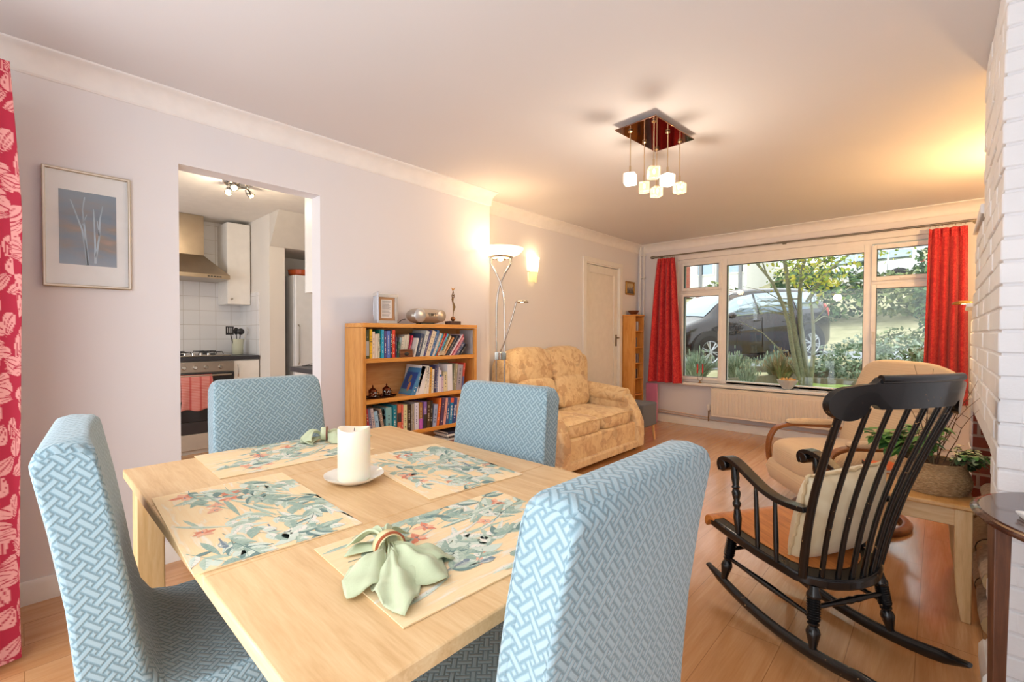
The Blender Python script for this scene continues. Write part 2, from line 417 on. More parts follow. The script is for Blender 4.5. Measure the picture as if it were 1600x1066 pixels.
# ------------------------------------------------------------------ chimney breast: individual painted bricks over a core
M_BRICKW = NT('white_painted_brick'); _t = M_BRICKW
_t.bump(_t.math('ADD', _t.noise(_t.tc(), 22, 5, .65), _t.math('MULTIPLY', _t.noise(_t.tc(), 140, 3), .3)), .35, .006)
M_BRICKW = _t.fin(_t.ramp(_t.noise(_t.tc(), 3, 3), [(.3, '#eeeef0'), (.7, '#f6f6f7')]), .5)
t = NT('red_fireplace_brick'); sp = t.sep(t.tc())
br = t.n('TexBrick'); t.put(br.inputs['Vector'], t.comb(t.math('ADD', sp[0], sp[1]), sp[2], 0)); br.inputs['Scale'].default_value = 1
br.inputs['Brick Width'].default_value = .225; br.inputs['Row Height'].default_value = .075; br.inputs['Mortar Size'].default_value = .008
br.inputs['Color1'].default_value = rgb('#8e3a26'); br.inputs['Color2'].default_value = rgb('#a8553c'); br.inputs['Mortar'].default_value = rgb('#c9b3a0')
n = t.noise(t.tc(), 18, 5, .7); t.bump(t.math('SUBTRACT', t.math('MULTIPLY', n, .4), br.outputs['Fac']), .6, .006)
M_REDB = t.fin(t.mix(t.math('MULTIPLY', n, .45), br.outputs['Color'], '#6d2a1c'), .8)
CX, CY = 3.04, 2.17
def far_end(z):
    if z > 1.75: return 3.06
    if z > 1.45: return 3.62
    if z > 1.25: return 3.86
    return 4.02
FO0, FO1, FOZ = 2.42, 3.80, .80
ch = thing('chimney_breast', None, None); ch['kind'] = 'structure'
core = MB(); g = .006
rows = 32; bh = H/rows
for r in range(rows):
    z0, z1 = r*bh, (r+1)*bh; zc = (z0+z1)/2; e = far_end(zc)
    if z1 <= FOZ+.01:
        core.box((CX+g, CY+g, z0), (XR, FO0-g, z1)); core.box((CX+g, FO1+g, z0), (XR, e-g, z1)); core.box((XR-.22, FO0-g, z0), (XR, FO1+g, z1))
    else: core.box((CX+g, CY+g, z0), (XR, e-g, z1))
core.build('brick_core', plain('#e9e8ea', .7, name='painted_mortar', bump=.1), ch, smooth=None)
bk = MB(); rnd = random.Random(3); jt = .004
for r in range(rows):
    z0, z1 = r*bh+jt, (r+1)*bh-jt; zc = (z0+z1)/2; e = far_end(zc)
    segs = [(CY, e)] if zc > FOZ else [(CY, FO0), (FO1, e)]
    for (a, b) in segs:     # face towards the room
        y = a; first = True
        while y < b-.01:
            L = (.1125 if (first and r % 2) else .225); y2 = min(b, y+L)
            if b-y2 < .06: y2 = b
            j = rnd.uniform(-.003, .003)
            x1 = CX+.11
            bk.box((CX+j, y+(0 if first else jt), z0), (x1, y2-jt, z1)); y = y2; first = False
    x = CX+.11-.0; first = True
    xx = CX+(.225 if r % 2 == 0 else .1125)
    bk.box((CX+.05, CY+rnd.uniform(-.003, .003), z0), (xx-jt, CY+.1, z1))
    while xx < XR:
        x2 = min(XR, xx+.225); bk.box((xx+jt, CY+rnd.uniform(-.003, .003), z0), (x2-jt, CY+.1, z1)); xx = x2
bk.build('brick_face', M_BRICKW, ch, bevel=.005, weld=False)
# sloping shoulder slab and corbel on the far flank
MB().prism([(3.062, 1.752), (3.70, 1.752), (3.72, 1.765), (3.062, 1.80)], 3.03, 3.3, 'x').build('shoulder_slab', M_BRICKW, ch, bevel=.006)
MB().prism([(3.87, 1.352), (4.06, 1.335), (4.08, 1.35), (3.87, 1.378)], 3.015, 3.2, 'x').build('corbel', M_BRICKW, ch, bevel=.006)
# inside of the fireplace
fb = MB(); q = .002
fb.box((CX+.01, FO1-.012, .06), (XR-.22, FO1+.004, FOZ)).box((CX+.06, FO0-.004, .0), (XR-.22, FO0+.012, FOZ)).box((XR-.24, FO0, 0), (XR-.22, FO1, FOZ))
fb.build('fireplace_brick', M_REDB, ch, smooth=None)
BX('hearth', (CX+.02, FO0+.01, .001), (XR-.24, FO1-.01, .03), plain('#4a4440', .8, name='hearth_slate', bump=.2), ch, .004)
skirt('baseboard_chimney', (CX-.001, CY, 0), (CX-.001, FO0-.02, 0), (-1, 0, 0), .07, .02)

# ------------------------------------------------------------------ kitchen shell
M_KW = wallmat('kitchen_wall_paint', '#ece6de')
def tile_mat():
    t = NT('white_kitchen_tile'); sp = t.sep(t.tc()); br = t.n('TexBrick'); br.offset = 0
    t.put(br.inputs['Vector'], t.comb(t.math('ADD', sp[0], sp[1]), t.math('SUBTRACT', sp[2], .955), 0)); br.inputs['Scale'].default_value = 1
    br.inputs['Brick Width'].default_value = .15; br.inputs['Row Height'].default_value = .156; br.inputs['Mortar Size'].default_value = .0025
    br.inputs['Color1'].default_value = rgb('#efeeee'); br.inputs['Color2'].default_value = rgb('#e9e8e8'); br.inputs['Mortar'].default_value = rgb('#cfcac4')
    t.bump(t.math('SUBTRACT', t.math('MULTIPLY', t.noise(t.tc(), 8, 1), .6), br.outputs['Fac']), .35, .003)
    return t.fin(br.outputs['Color'], .08)
struct(MB().box((-3.12, -1.1, 0), (-3.0, 1.75, H)).build('wall_kitchen_back', M_KW))
struct(MB().box((-3.12, 1.75, 0), (-2.12, 1.90, H)).build('wall_kitchen_side', M_KW))
struct(MB().box((-2.9, 1.90, 0), (-2.78, 2.7, H)).build('wall_kitchen_recess', M_KW))
struct(MB().box((-3.12, 2.7, 0), (-.34, 2.82, H)).build('wall_kitchen_end', M_KW))
struct(MB().box((-3.12, -1.1, 0), (-2.2, -.98, H)).box((-.4, -1.1, 0), (-TH, -.98, H)).box((-2.2, -1.1, 0), (-.4, -.98, .9)).box((-2.2, -1.1, 2.1), (-.4, -.98, H))
       .box((-TH-.0, -1.1, 0), (-TH+.1, YB-.3, H)).build('wall_kitchen_near', M_KW))
struct(MB().box((-3.12, -1.1, H), (-TH-.02, 2.82, H+.08)).build('ceiling_kitchen', plain('#ece7e0', .7, name='kitchen_ceiling_paint')))
struct(MB().box((-3.0, -.9, .94), (-2.992, 1.75, 2.399)).box((-3.0, 1.742, .94), (-2.42, 1.75, 1.62)).build('trim_7', tile_mat(), smooth=None)).name = 'trim_7'
# sloping underside of the stairs
struct(MB().prism([(-1.87, 2.399), (-2.11, 2.07), (-2.78, 2.07), (-2.78, 2.399)], 1.752, 2.699, 'y').build('trim_8', plain('#d9d3ca', .7, name='stair_soffit_paint'), smooth=None))
# ------------------------------------------------------------------ dining chairs with woven-pattern stretch covers
def weave_mat(name, hi, lo, cell=.0108, rough=.85):
    t = NT(name); uv = t.n('UVMap').outputs[0]
    p = t.sep(t.mapping(uv, (1/cell, 1/cell, 1), (0, 0, radians(43))))
    wv = t.noise(t.tc(), 9, 2)
    u = t.math('ADD', p[0], t.math('MULTIPLY', wv, .25)); v = p[1]
    def wrap(x, off, per):   # to -per/2..per/2
        return t.math('SUBTRACT', t.math('FLOORED_MODULO', t.math('ADD', x, per/2-off), per), per/2)
    def boxd(a, b, hx, hy):
        return t.math('MAXIMUM', t.math('SUBTRACT', t.math('ABSOLUTE', a), hx), t.math('SUBTRACT', t.math('ABSOLUTE', b), hy))
    ds = []
    for (ox, oy, hx, hy) in ((0, 0, 1.36, .36), (2, 2, 1.36, .36), (2, 0, .36, 1.36), (0, 2, .36, 1.36)):
        ds.append(boxd(wrap(u, ox, 4), wrap(v, oy, 4), hx, hy))
    ds.append(boxd(wrap(u, 1, 2), wrap(v, 1, 2), .3, .3))
    d = ds[0]
    for e in ds[1:]: d = t.math('MINIMUM', d, e)
    mr = t.n('MapRange', interpolation_type='SMOOTHSTEP'); t.put(mr.inputs[0], d)
    mr.inputs[1].default_value = .13; mr.inputs[2].default_value = -.16; mr.inputs[3].default_value = 0; mr.inputs[4].default_value = 1
    h = mr.outputs[0]; fz = t.noise(t.tc(), 900, 2)
    t.bump(t.math('ADD', h, t.math('MULTIPLY', fz, .12)), .5, .0028)
    c = t.mix(h, lo, hi); c = t.mix(t.math('MULTIPLY', fz, .12), c, '#ffffff')
    return t.fin(c, rough, 0, Sheen_Weight=.35, Sheen_Roughness=.4)
WEAVE = weave_mat('blue_woven_stretch_fabric', '#96b0ba', '#688894')
def box_uv(o):
    me = o.data; uv = me.uv_layers.new(name='UVMap')
    for p in me.polygons:
        n = p.normal
        for li in p.loop_indices:
            c = me.vertices[me.loops[li].vertex_index].co
            if abs(n.y) > .75: q = (c.x, c.z)
            elif abs(n.z) > .75: q = (c.y, c.x+.03)
            else: q = (c.y, c.z)
            uv.data[li].uv = q
WHITEWOOD = wood('pale_leg_wood', '#cda873', '#dcbb8a', '#e8cda3', 'z')
def make_dining_chair():
    t = thing('dining_chair', 'x', 'chair')
    # side profile (x, z): seat cushion and raked back in one cover
    pr = [(.235, .30), (.245, .44), (.225, .485), (.05, .495), (-.09, .492), (-.135, .505), (-.158, .545), (-.172, .62), (-.186, .72), (-.205, .84), (-.228, .96), (-.232, .978), (-.246, .99), (-.285, .992),
          (-.31, .985), (-.318, .96), (-.296, .84), (-.275, .70), (-.262, .56), (-.252, .42), (-.245, .30)]
    def halfw(z):   # gently tapering back, rounded top corners
        w = .232-.012*max(0, z-.5)/.5
        return w-.012*max(0, (z-.95)/.04)**2
    ys = [-1, -.93, -.5, 0, .5, .93, 1]; mb = MB(); n = len(pr); vs = []
    for q in ys:
        for (x, z) in pr:
            w = halfw(z); e = .0 if abs(q) < .99 else .018
            cx, cz = (-.02, .42) if z < .5 and x > -.2 else (-.245+(z-.5)*-.05, z)
            if abs(q) > .99: x = x+(cx-x)*(.12 if z > .5 else .05)
            if abs(q) > .99 and z > .95: z -= .012
            bow = -.012*(1-q*q) if (z > .55 and x > -.24) else 0
            vs.append((x+bow, w*q, z))
    fs = [tuple(range(n)), tuple(range((len(ys)-1)*n, len(ys)*n))[::-1]]
    for j in range(len(ys)-1):
        for k in range(n): fs.append((j*n+k, j*n+(k+1) % n, (j+1)*n+(k+1) % n, (j+1)*n+k))
    mb.add(vs, fs); o = mb.build('slipcover', WEAVE, t, smooth=60, bevel=.012, bseg=3); box_uv(o)
    # corner seam piping down both sides of the back
    for sx in (-.2, .2):
        for sy in (-.19, .19):
            MB().tube([(sx*1.04, sy*1.02, 0), (sx, sy, .33)], [.016, .022], 4).build('leg', WHITEWOOD, t, smooth=None)
    return t
chair = make_dining_chair()
CH = [(1.0, .745, 0, 'blue weave-covered dining chair at the head of the table in front of the kitchen opening'),
      (1.68, 1.03, -86, 'blue weave-covered dining chair beyond the table, in front of the sofa arm'),
      (2.28, .645, 180, 'blue weave-covered dining chair nearest the camera, seen from behind'),
      (1.60, .345, 84, 'blue weave-covered dining chair in the lower left corner, seen side-on near the red curtain')]
for i, (x, y, a, l) in enumerate(CH):
    o = chair if i == 0 else dup(chair); place(o, (x, y, 0), radians(a), l, 'dining chairs round the oak table')

# ------------------------------------------------------------------ dining table
TX0, TX1, TY0, TY1, TZ = 1.04, 2.40, .215, 1.165, .76
tb = thing('dining_table', 'pale oak rectangular dining table laid with floral placemats', 'table', (0, 0, 0))
for a, b in ((TX0, 1.4795), (1.4805, 1.9595), (1.9605, TX1)):
    BX('tabletop', (a, TY0, TZ-.026), (b, TY1, TZ), OAKT, tb, .003)
ap = MB().box((TX0+.08, TY0+.07, TZ-.10), (TX1-.08, TY0+.09, TZ-.027)).box((TX0+.06, TY1-.07, TZ-.10), (TX1-.06, TY1-.05, TZ-.027))
ap.box((TX0+.05, TY0+.07, TZ-.10), (TX0+.07, TY1-.07, TZ-.027)).box((TX1-.11, TY0+.09, TZ-.10), (TX1-.09, TY1-.07, TZ-.027)).build('apron', OAKT, tb, bevel=.002)
for x in (TX0+.02, TX1-.09):
    for y in (TY0+.02, TY1-.09): BX('leg', (x, y, 0), (x+.07, y+.07, TZ-.027), OAKL, tb, .004)

# ------------------------------------------------------------------ placemats: botanical print made of leaf, stem, flower and bird shapes
MATC = ['#f3d3a6', '#9db8a3', '#6f9a8b', '#c9d8c8', '#577f7c', '#dd7a55', '#ecae8c', '#64798a', '#e9e3d6', '#8a9a9c']
def matmat(i):
    t = NT('placemat_print_%d' % i)
    if i == 0:
        n = t.noise(t.mapping(t.tc(), (1, 7, 1), (0, 0, .35)), 9, 3, .6, .6); c = t.ramp(n, [(.42, '#f6dcb0'), (.55, '#f4d6a6'), (.68, '#f1e6d2')])
    else: c = t.mix(t.math('MULTIPLY', t.noise(t.tc(), 160, 3), .2 if i in (4, 5, 6, 7) else .5), MATC[i], '#f1efe2')
    return t.fin(c, .75)
MATM = [matmat(i) for i in range(10)]
def make_placemat(L, Wd, seed):
    rn = random.Random(seed); mb = MB(); hx, hy = L/2, Wd/2; T = .0022
    mb.box((-hx, -hy, 0), (hx, hy, T), 0); layer = [0]
    def clip(p): return (max(-hx+.001, min(hx-.001, p[0])), max(-hy+.001, min(hy-.001, p[1])))
    def poly(pts, mi):
        pts = [clip(p) for p in pts]; layer[0] = layer[0] % 60+1; z = T+.000012*layer[0]
        cx = sum(p[0] for p in pts)/len(pts); cy = sum(p[1] for p in pts)/len(pts)
        vs = [(cx, cy, z)]+[(a, b, z) for a, b in pts]; n = len(pts)
        mb.add(vs, [(0, i+1, (i+1) % n+1) for i in range(n)], mi)
    def leaf(x, y, a, l, w, mi, vein=True, bend=.15):
        up, dn = [], []
        for k in range(9):
            q = k/8; ww = w*sin(pi*q**.8)*(1-.15*q); bx = l*q; by = bend*l*q*q
            up.append((bx, by+ww)); dn.append((bx, by-ww))
        pts = up+dn[::-1][1:-1]
        def tr(p): return (x+p[0]*cos(a)-p[1]*sin(a), y+p[0]*sin(a)+p[1]*cos(a))
        poly([tr(p) for p in pts], mi)
        if vein:
            half = up[1:-1]+[(l*q/8, bend*l*(q/8)**2) for q in range(7, 0, -1)]
            poly([tr(p) for p in half], rn.choice([1, 3, 2]) if mi != 3 else 8)
            for s in (1, -1):
                for q in (.3, .5, .7):
                    bx, by = l*q, bend*l*q*q; e = (bx+w*.8, by+s*w*.75*sin(pi*q)); d = .0005
                    poly([tr((bx, by-d)), tr((bx, by+d)), tr(e)], 4)
    def stroke(pts, w, mi):
        for i in range(len(pts)-1):
            (x0, y0), (x1, y1) = pts[i], pts[i+1]; l = max(1e-6, math.hypot(x1-x0, y1-y0)); nx, ny = -(y1-y0)/l*w, (x1-x0)/l*w
            poly([(x0+nx, y0+ny), (x1+nx, y1+ny), (x1-nx, y1-ny), (x0-nx, y0-ny)], mi)
    def flower(x, y, r, mi):
        for k in range(7):
            a = k*2*pi/7+rn.random(); q = r*rn.uniform(.6, 1.1)
            leaf(x, y, a, q, q*.3, mi if k % 3 else 6, False, .1)
        for k in range(5): a = rn.random()*6.3; leaf(x, y, a, r*.4, r*.06, 7 if k % 2 else 5, False)
    def bird(x, y, a, s):
        def tr(p): return (x+(p[0]*cos(a)-p[1]*sin(a))*s, y+(p[0]*sin(a)+p[1]*cos(a))*s)
        poly([tr((cos(q)*1.0, sin(q)*.5)) for q in [k*pi/8 for k in range(16)]], 9)
        poly([tr((.85+cos(q)*.42, .3+sin(q)*.36)) for q in [k*pi/6 for k in range(12)]], 7)
        poly([tr(p) for p in ((-.7, .1), (.4, .45), (.3, .0), (-1.2, -.25))], 7); poly([tr(p) for p in ((-.8, .1), (-2.2, -.2), (-2.1, -.4), (-.8, -.15))], 7)
        poly([tr(p) for p in ((-.3, -.15), (.5, -.2), (.2, -.4))], 8); poly([tr(p) for p in ((1.22, .35), (1.6, .25), (1.22, .2))], 7)
    base = .35+rn.uniform(-.1, .1)
    for k in range(22):      # sprays sweeping diagonally
        x, y = rn.uniform(-hx, hx*.8), rn.uniform(-hy, hy); a = base+rn.uniform(-.5, .5); l = rn.uniform(.09, .2); cv = rn.uniform(-.5, .5)
        pts = [(x+l*q*cos(a+cv*q), y+l*q*sin(a+cv*q)) for q in [i/7 for i in range(8)]]
        stroke(pts, .0009, rn.choice([2, 4]))
        for i in range(1, 8):
            for s in (1, -1):
                if rn.random() < .78: leaf(pts[i][0], pts[i][1], a+cv*i/7+s*rn.uniform(.4, .9), rn.uniform(.026, .062), rn.uniform(.007, .0155), rn.choice([1, 1, 2, 3, 2, 4, 3]), rn.random() < .7, rn.uniform(-.3, .3))
    for k in range(20):      # long blades
        leaf(rn.uniform(-hx, hx*.5), rn.uniform(-hy, hy), base+rn.uniform(-.35, .35), rn.uniform(.08, .16), rn.uniform(.004, .008), rn.choice([1, 3, 2, 8]), True, rn.uniform(-.2, .3))
    for k in range(5): flower(rn.uniform(-hx*.85, hx*.85), rn.uniform(-hy*.8, hy*.8), rn.uniform(.024, .036), 5)
    for k in range(4): flower(rn.uniform(-hx*.9, hx*.9), rn.uniform(-hy*.9, hy*.9), rn.uniform(.018, .028), 6)
    for k in range(3): bird(rn.uniform(-hx*.7, hx*.7), rn.uniform(-hy*.7, hy*.7), rn.uniform(-.4, .6), .016)
    return mb.build('placemat', MATM, smooth=None, weld=False)
TP = TZ+.0006
for i, (x, y, a, L, Wd, l) in enumerate([
    (1.69, .373, -2.5, .52, .315, 'floral placemat left of the candle, bare of any napkin, by the near table edge'),
    (1.205, .645, 88, .49, .345, 'floral placemat at the far left end of the table with a napkin on its tip'),
    (1.715, .90, -6, .50, .32, 'floral placemat behind the candle in front of the far blue chair'),
    (2.18, .625, 87, .485, .335, 'floral placemat nearest the camera with a knotted green napkin on it')]):
    o = make_placemat(L, Wd, 11+i); place(o, (x, y, TP), radians(a)); tag(o, l, 'placemat', 'floral placemats on the dining table')
# ------------------------------------------------------------------ candle and dish
d = MB().lathe([(.0, .006), (.04, .006), (.05, .009), (.078, .020), (.083, .0225), (.081, .019), (.052, .003), (.04, 0), (0, 0)], (0, 0, 0), 48)
d.v = [(x*(1+.012*cos(8*atan2(y, x))), y*(1+.012*cos(8*atan2(y, x))), z) for x, y, z in d.v]
tag(place(d.build('saucer', plain('#f2eee6', .12, name='white_china'), smooth=50), (1.665, .655, TP)), 'white scalloped china saucer under the pillar candle', 'plate')
t = NT('ivory_candle_wax'); cw = t.fin('#f6f0dc', .42, 0, Subsurface_Weight=.5, Subsurface_Scale=.03)
cd = MB().lathe([(.0, 0), (.043, 0), (.045, .004), (.045, .141), (.043, .147), (.037, .145), (.02, .139), (0, .137)], (0, 0, 0), 40)
cd.v = [(x, y, z+(.004*sin(atan2(y, x)*2) if z > .14 else 0)) for x, y, z in cd.v]
c_ = cd.build('pillar_candle', cw, smooth=50); place(c_, (1.665, .655, TP+.0068)); tag(c_, 'tall ivory pillar candle standing on the white saucer', 'candle')
MB().tube([(0, 0, .138), (.001, .001, .147)], .001, 5).build('wick', DARKM, c_)
# ------------------------------------------------------------------ knotted napkins in rings
t = NT('sage_linen'); sp = t.mapping(t.tc(), (1, 1, 1)); wv = t.noise(t.mapping(t.tc(), (500, 60, 60)), 2, 2); w2 = t.noise(t.mapping(t.tc(), (60, 500, 60)), 2, 2)
t.bump(t.math('ADD', wv, w2), .25, .0006); LINEN = t.fin(t.mix(t.math('MULTIPLY', wv, .5), '#bcc6a0', '#d3dabb'), .85, 0, Sheen_Weight=.2)
def make_napkin(seed, fan=1.0):
    rn = random.Random(seed); mb = MB()
    petals = [(2, .215, 26, .012), (-34, .15, 40, .028), (38, .165, 44, .026), (74, .15, 30, .014)]
    for (a0, R_, half, hgt) in petals:   # cloth corners spreading from the ring at the origin towards +x
        a0 = radians(a0); hf = radians(half)
        def fn(u, v, a0=a0, hf=hf, R_=R_, hgt=hgt):
            th = a0+(u*2-1)*hf*(.35+.65*min(1, v*1.4)); rr = R_*v*(1-.5*abs(u*2-1))+.008
            z = .030*(1-v)**1.1+.006+hgt*(.55*sin(pi*v)*cos((u*2-1)*pi*.5)**2)+.007*sin((u*2-1)*8+a0*3)*v+.004*sin(rr*90+u*5+a0)
            return (rr*cos(th), rr*sin(th)+.006*sin(a0*4), max(.0035, z))
        mb.grid(fn, 20, 18)
    def rear(u, v):   # gathered loop behind the ring
        th = pi+.25+(u*2-1)*.6*(.4+v); rr = .010+.098*v; z = .026+.026*sin(pi*min(1, v*1.05))+.007*sin((u*2-1)*9)*(1-v*.5)-.010*v
        return (rr*cos(th), rr*sin(th), max(.004, z))
    mb.grid(rear, 20, 10)
    def rear2(u, v):
        th = pi+.25+(u*2-1)*.65*(.4+v); rr = .010+.098*v; return (rr*cos(th), rr*sin(th), max(.003, .018-.012*v-.004*cos((u*2-1)*6)))
    mb.grid(rear2, 20, 10)
    return mb.build('napkin', LINEN, smooth=80, solid=.0018, weld=False)
def make_ring(col, band):
    r = MB(); prof = [(.024, -.014), (.0265, -.012), (.0275, 0), (.0265, .012), (.024, .014), (.0225, .01), (.0225, -.01), (.024, -.014)]
    r.lathe(prof, (0, 0, .0285), 28, ax='x'); o = r.build('napkin_ring', plain(col, .3, name='carved_ring'), smooth=50)
    MB().lathe([(.0262, .006), (.0292, .0075), (.0292, .0115), (.0262, .013), (.0262, .006)], (0, 0, .0285), 28, ax='x').build('ring_band', plain(band, .3, name='ring_band_wood'), o); return o
zn = TP+.0035
n1 = make_napkin(1); place(n1, (2.15, .465, zn), radians(-27), scale=(.84, .8, .95)); tag(n1, 'sage green linen napkin splayed out on the nearest placemat', 'napkin', 'sage linen napkins')
r1 = make_ring('#e6d3a0', '#a5522c'); place(r1, (2.15, .465, zn), radians(-10)); tag(r1, 'cream ring with brown rim gathering the nearest napkin', 'napkin ring', 'napkin rings')
n2 = make_napkin(2); place(n2, (1.13, .815, zn), radians(62), scale=(.8, .8, .9)); tag(n2, 'sage green linen napkin half hidden behind the candle', 'napkin', 'sage linen napkins')
r2 = make_ring('#cfd6b0', '#7a2f22'); place(r2, (1.13, .815, zn), radians(62), scale=(.95,)*3); tag(r2, 'dark red rimmed ring on the napkin behind the candle', 'napkin ring', 'napkin rings')

# ------------------------------------------------------------------ damask curtain by the patio door
def set_vcol(o, fn):
    me = o.data; ca = me.color_attributes.new('pattern', 'FLOAT_COLOR', 'POINT'); buf = []
    for v in me.vertices: buf += fn(v)
    ca.data.foreach_set('color', buf)
def curtain(nu, nv, x0, x1, xb0, xb1, z0, z1, yc, amp, folds, ph=0, pinch=.25, seed=0):
    rn = random.Random(seed); jit = [rn.uniform(-.5, .5) for _ in range(8)]; mb = MB(); par = []
    def fn(u, v):
        q = 1-v; a = x0+(x1-x0)*u; b = xb0+(xb1-xb0)*u; k = q**.8; x = a+(b-a)*k
        s = folds*2*pi*u+ph+jit[0]*sin(u*5)+.25*sin(q*3+u*7)
        A = amp*(pinch+(1-pinch)*min(1, q*4))*(1+.3*sin(u*11+jit[1]*5))
        y = yc+A*sin(s)+.25*A*sin(2*s+jit[2]*3+q*2)
        x += .25*A*cos(s)
        return (x, y, z0+(z1-z0)*v)
    mb.grid(fn, nu, nv); return mb
cm = curtain(300, 900, .10, .52, .08, .56, .015, 2.15, -.062, .055, 4.5, 2.2, .6, 4)
co = cm.build('curtain', vcol('red_damask_weave', .8, .2), smooth=60, solid=.003)
tag(co, 'long crimson curtain with pink leaf damask beside the left wall', 'curtain')
_LV = []
rn = random.Random(21)
for gy in range(5):
    for gx in range(4):
        for k in range(4):
            _LV.append(((gx+rn.uniform(.1, .9))*.11, (gy+rn.uniform(.1, .9))*.13, rn.uniform(0, 6.28), rn.uniform(.06, .10), rn.uniform(.020, .034), rn.uniform(-.8, .8)))
RC, PC = rgb('#b0203c'), rgb('#e39c97')
def damask(u, v):
    u %= .44; v %= .65
    for (x, y, a, l, w, b) in _LV:
        dx = (u-x+.22) % .44-.22; dy = (v-y+.325) % .65-.325
        if dx*dx+dy*dy > .009: continue
        p = dx*cos(a)+dy*sin(a); q = -dx*sin(a)+dy*cos(a)
        if 0 < p < l:
            q -= b*p*p/l; s = sin(pi*(p/l)**.7)*w
            if abs(q) < s: return (RC if (abs(q) < .0016 or abs(abs(q)-s*.55) < .0012 and p > l*.3) else PC)
    return RC
_w = 151; zs = 2.135
def _cv(v):
    i = v.index; return None
me = co.data; ca = me.color_attributes.new('pattern', 'FLOAT_COLOR', 'POINT'); buf = []
cl = (1.35)
import numpy as _np
N_ = len(me.vertices); cc = _np.empty(N_*3, dtype=_np.float32); me.vertices.foreach_get('co', cc); cc = cc.reshape(-1, 3)
U_ = (_np.arange(N_) % 301)/300*cl; V_ = cc[:, 2]
col = _np.tile(_np.array(RC, dtype=_np.float32), (N_, 1)); done = _np.zeros(N_, bool)
um = U_ % .44; vm = V_ % .65
for (x, y, a, l, w, b) in _LV:
    dx = (um-x+.22) % .44-.22; dy = (vm-y+.325) % .65-.325
    p = dx*cos(a)+dy*sin(a); q = -dx*sin(a)+dy*cos(a); ok = (p > 0) & (p < l) & ~done
    pc = _np.clip(p/l, 0.0001, 1); q = q-b*p*p/l; s = _np.sin(pi*pc**.7)*w; ins = ok & (_np.abs(q) < s)
    vein = ins & ((_np.abs(q) < .0022) | ((_np.abs(_np.abs(q)-s*.55) < .0015) & (p > l*.3)))
    col[ins] = PC; col[vein] = RC; done |= ins
ca.data.foreach_set('color', col.ravel())

# ------------------------------------------------------------------ framed print on the left wall
pf = thing('framed_picture', 'framed misty print of pale birch trunks on the left wall by the red curtain', 'picture', (.003, .224, 1.658))
FW, FH = .302, .53
GOLDF = metalmat('pale_gold_frame', '#c9bca6', .3)
mb = MB(); hw, hh = FW/2, FH/2
for (a, b, c, d) in ((-hw, -hw+.011, -hh, hh), (hw-.011, hw, -hh, hh)): mb.box((0, a, c), (.02, b, d))
for (c, d) in ((-hh, -hh+.011), (hh-.011, hh)): mb.box((0, -hw+.011, c), (.02, hw-.011, d))
fr = mb.build('frame', GOLDF, pf, bevel=.002)
mb = MB(); hw -= .0045; hh -= .0045
for (a, b, c, d) in ((-hw, -hw+.0035, -hh, hh), (hw-.0035, hw, -hh, hh)): mb.box((.02, a, c), (.0215, b, d))
for (c, d) in ((-hh, -hh+.0035), (hh-.0035, hh)): mb.box((.02, -hw+.0035, c), (.0215, hw-.0035, d))
mb.build('frame_inlay', plain('#f3ece2', .3), fr)
BX('mount', (.003, -hw, -hh), (.008, hw, hh), plain('#f1f1ef', .7, name='mount_card'), pf, 0)
t = NT('birch_print'); sp = t.sep(t.tc()); n = t.noise(t.tc(), 14, 4, .6, .4); n2 = t.noise(t.mapping(t.tc(), (1, 1, 3)), 9, 3)
c = t.ramp(n2, [(.35, '#6f8396'), (.5, '#83858a'), (.62, '#8d8379'), (.75, '#b08e7c')])
zf = t.n('MapRange'); t.put(zf.inputs[0], sp[2]); zf.inputs[1].default_value = -.2; zf.inputs[2].default_value = -.08
c = t.mix(zf.outputs[0], '#93a7bd', c); zt = t.n('MapRange'); t.put(zt.inputs[0], sp[2]); zt.inputs[1].default_value = .06; zt.inputs[2].default_value = .16
c = t.mix(t.math('MULTIPLY', zt.outputs[0], .7), c, '#7b93a6')
PRM = t.fin(c, .6)
art = BX('print', (.0082, -.098, -.162), (.0092, .098, .172), PRM, pf, 0)
tr = MB(); TRK = plain('#a9bccb', .7, name='birch_trunk_paint', var=.2)
for (pts, w) in (([(-.005, -.16), (-.012, -.08), (-.022, -.0), (-.045, .08), (-.06, .13)], .0045), ([(-.002, -.16), (-.010, -.05), (-.014, .02), (-.02, .09), (-.012, .15)], .0045),
                 ([(.022, -.15), (.022, -.06), (.02, .03), (.018, .10)], .004), ([(.025, -.12), (.036, -.03), (.04, .06), (.05, .12)], .004), ([(-.02, .02), (-.006, .07)], .002), ([(.036, -.02), (.03, .05)], .002)):
    for i in range(len(pts)-1):
        (a, b), (c2, d2) = pts[i], pts[i+1]; w0 = w*(1-.7*i/len(pts)); w1 = w*(1-.7*(i+1)/len(pts))
        tr.add([(.0095, a-w0, b), (.0095, a+w0, b), (.0095, c2+w1, d2), (.0095, c2-w1, d2)], [(0, 1, 2, 3)])
tr.build('birch_trunks', TRK, art, smooth=None)
t = NT('picture_glazing'); t.t.nodes.remove(t.b); a_ = t.n('BsdfTransparent'); b_ = t.n('BsdfGlossy'); b_.inputs['Roughness'].default_value = .03; mx = t.n('MixShader'); mx.inputs[0].default_value = .07
t.put(mx.inputs[1], a_.outputs[0]); t.put(mx.inputs[2], b_.outputs[0]); t.put(t.t.nodes['Material Output'].inputs[0], mx.outputs[0]); GLAZE = t.m
BX('glazing', (.0125, -hw, -hh), (.0135, hw, hh), GLAZE, pf, 0)
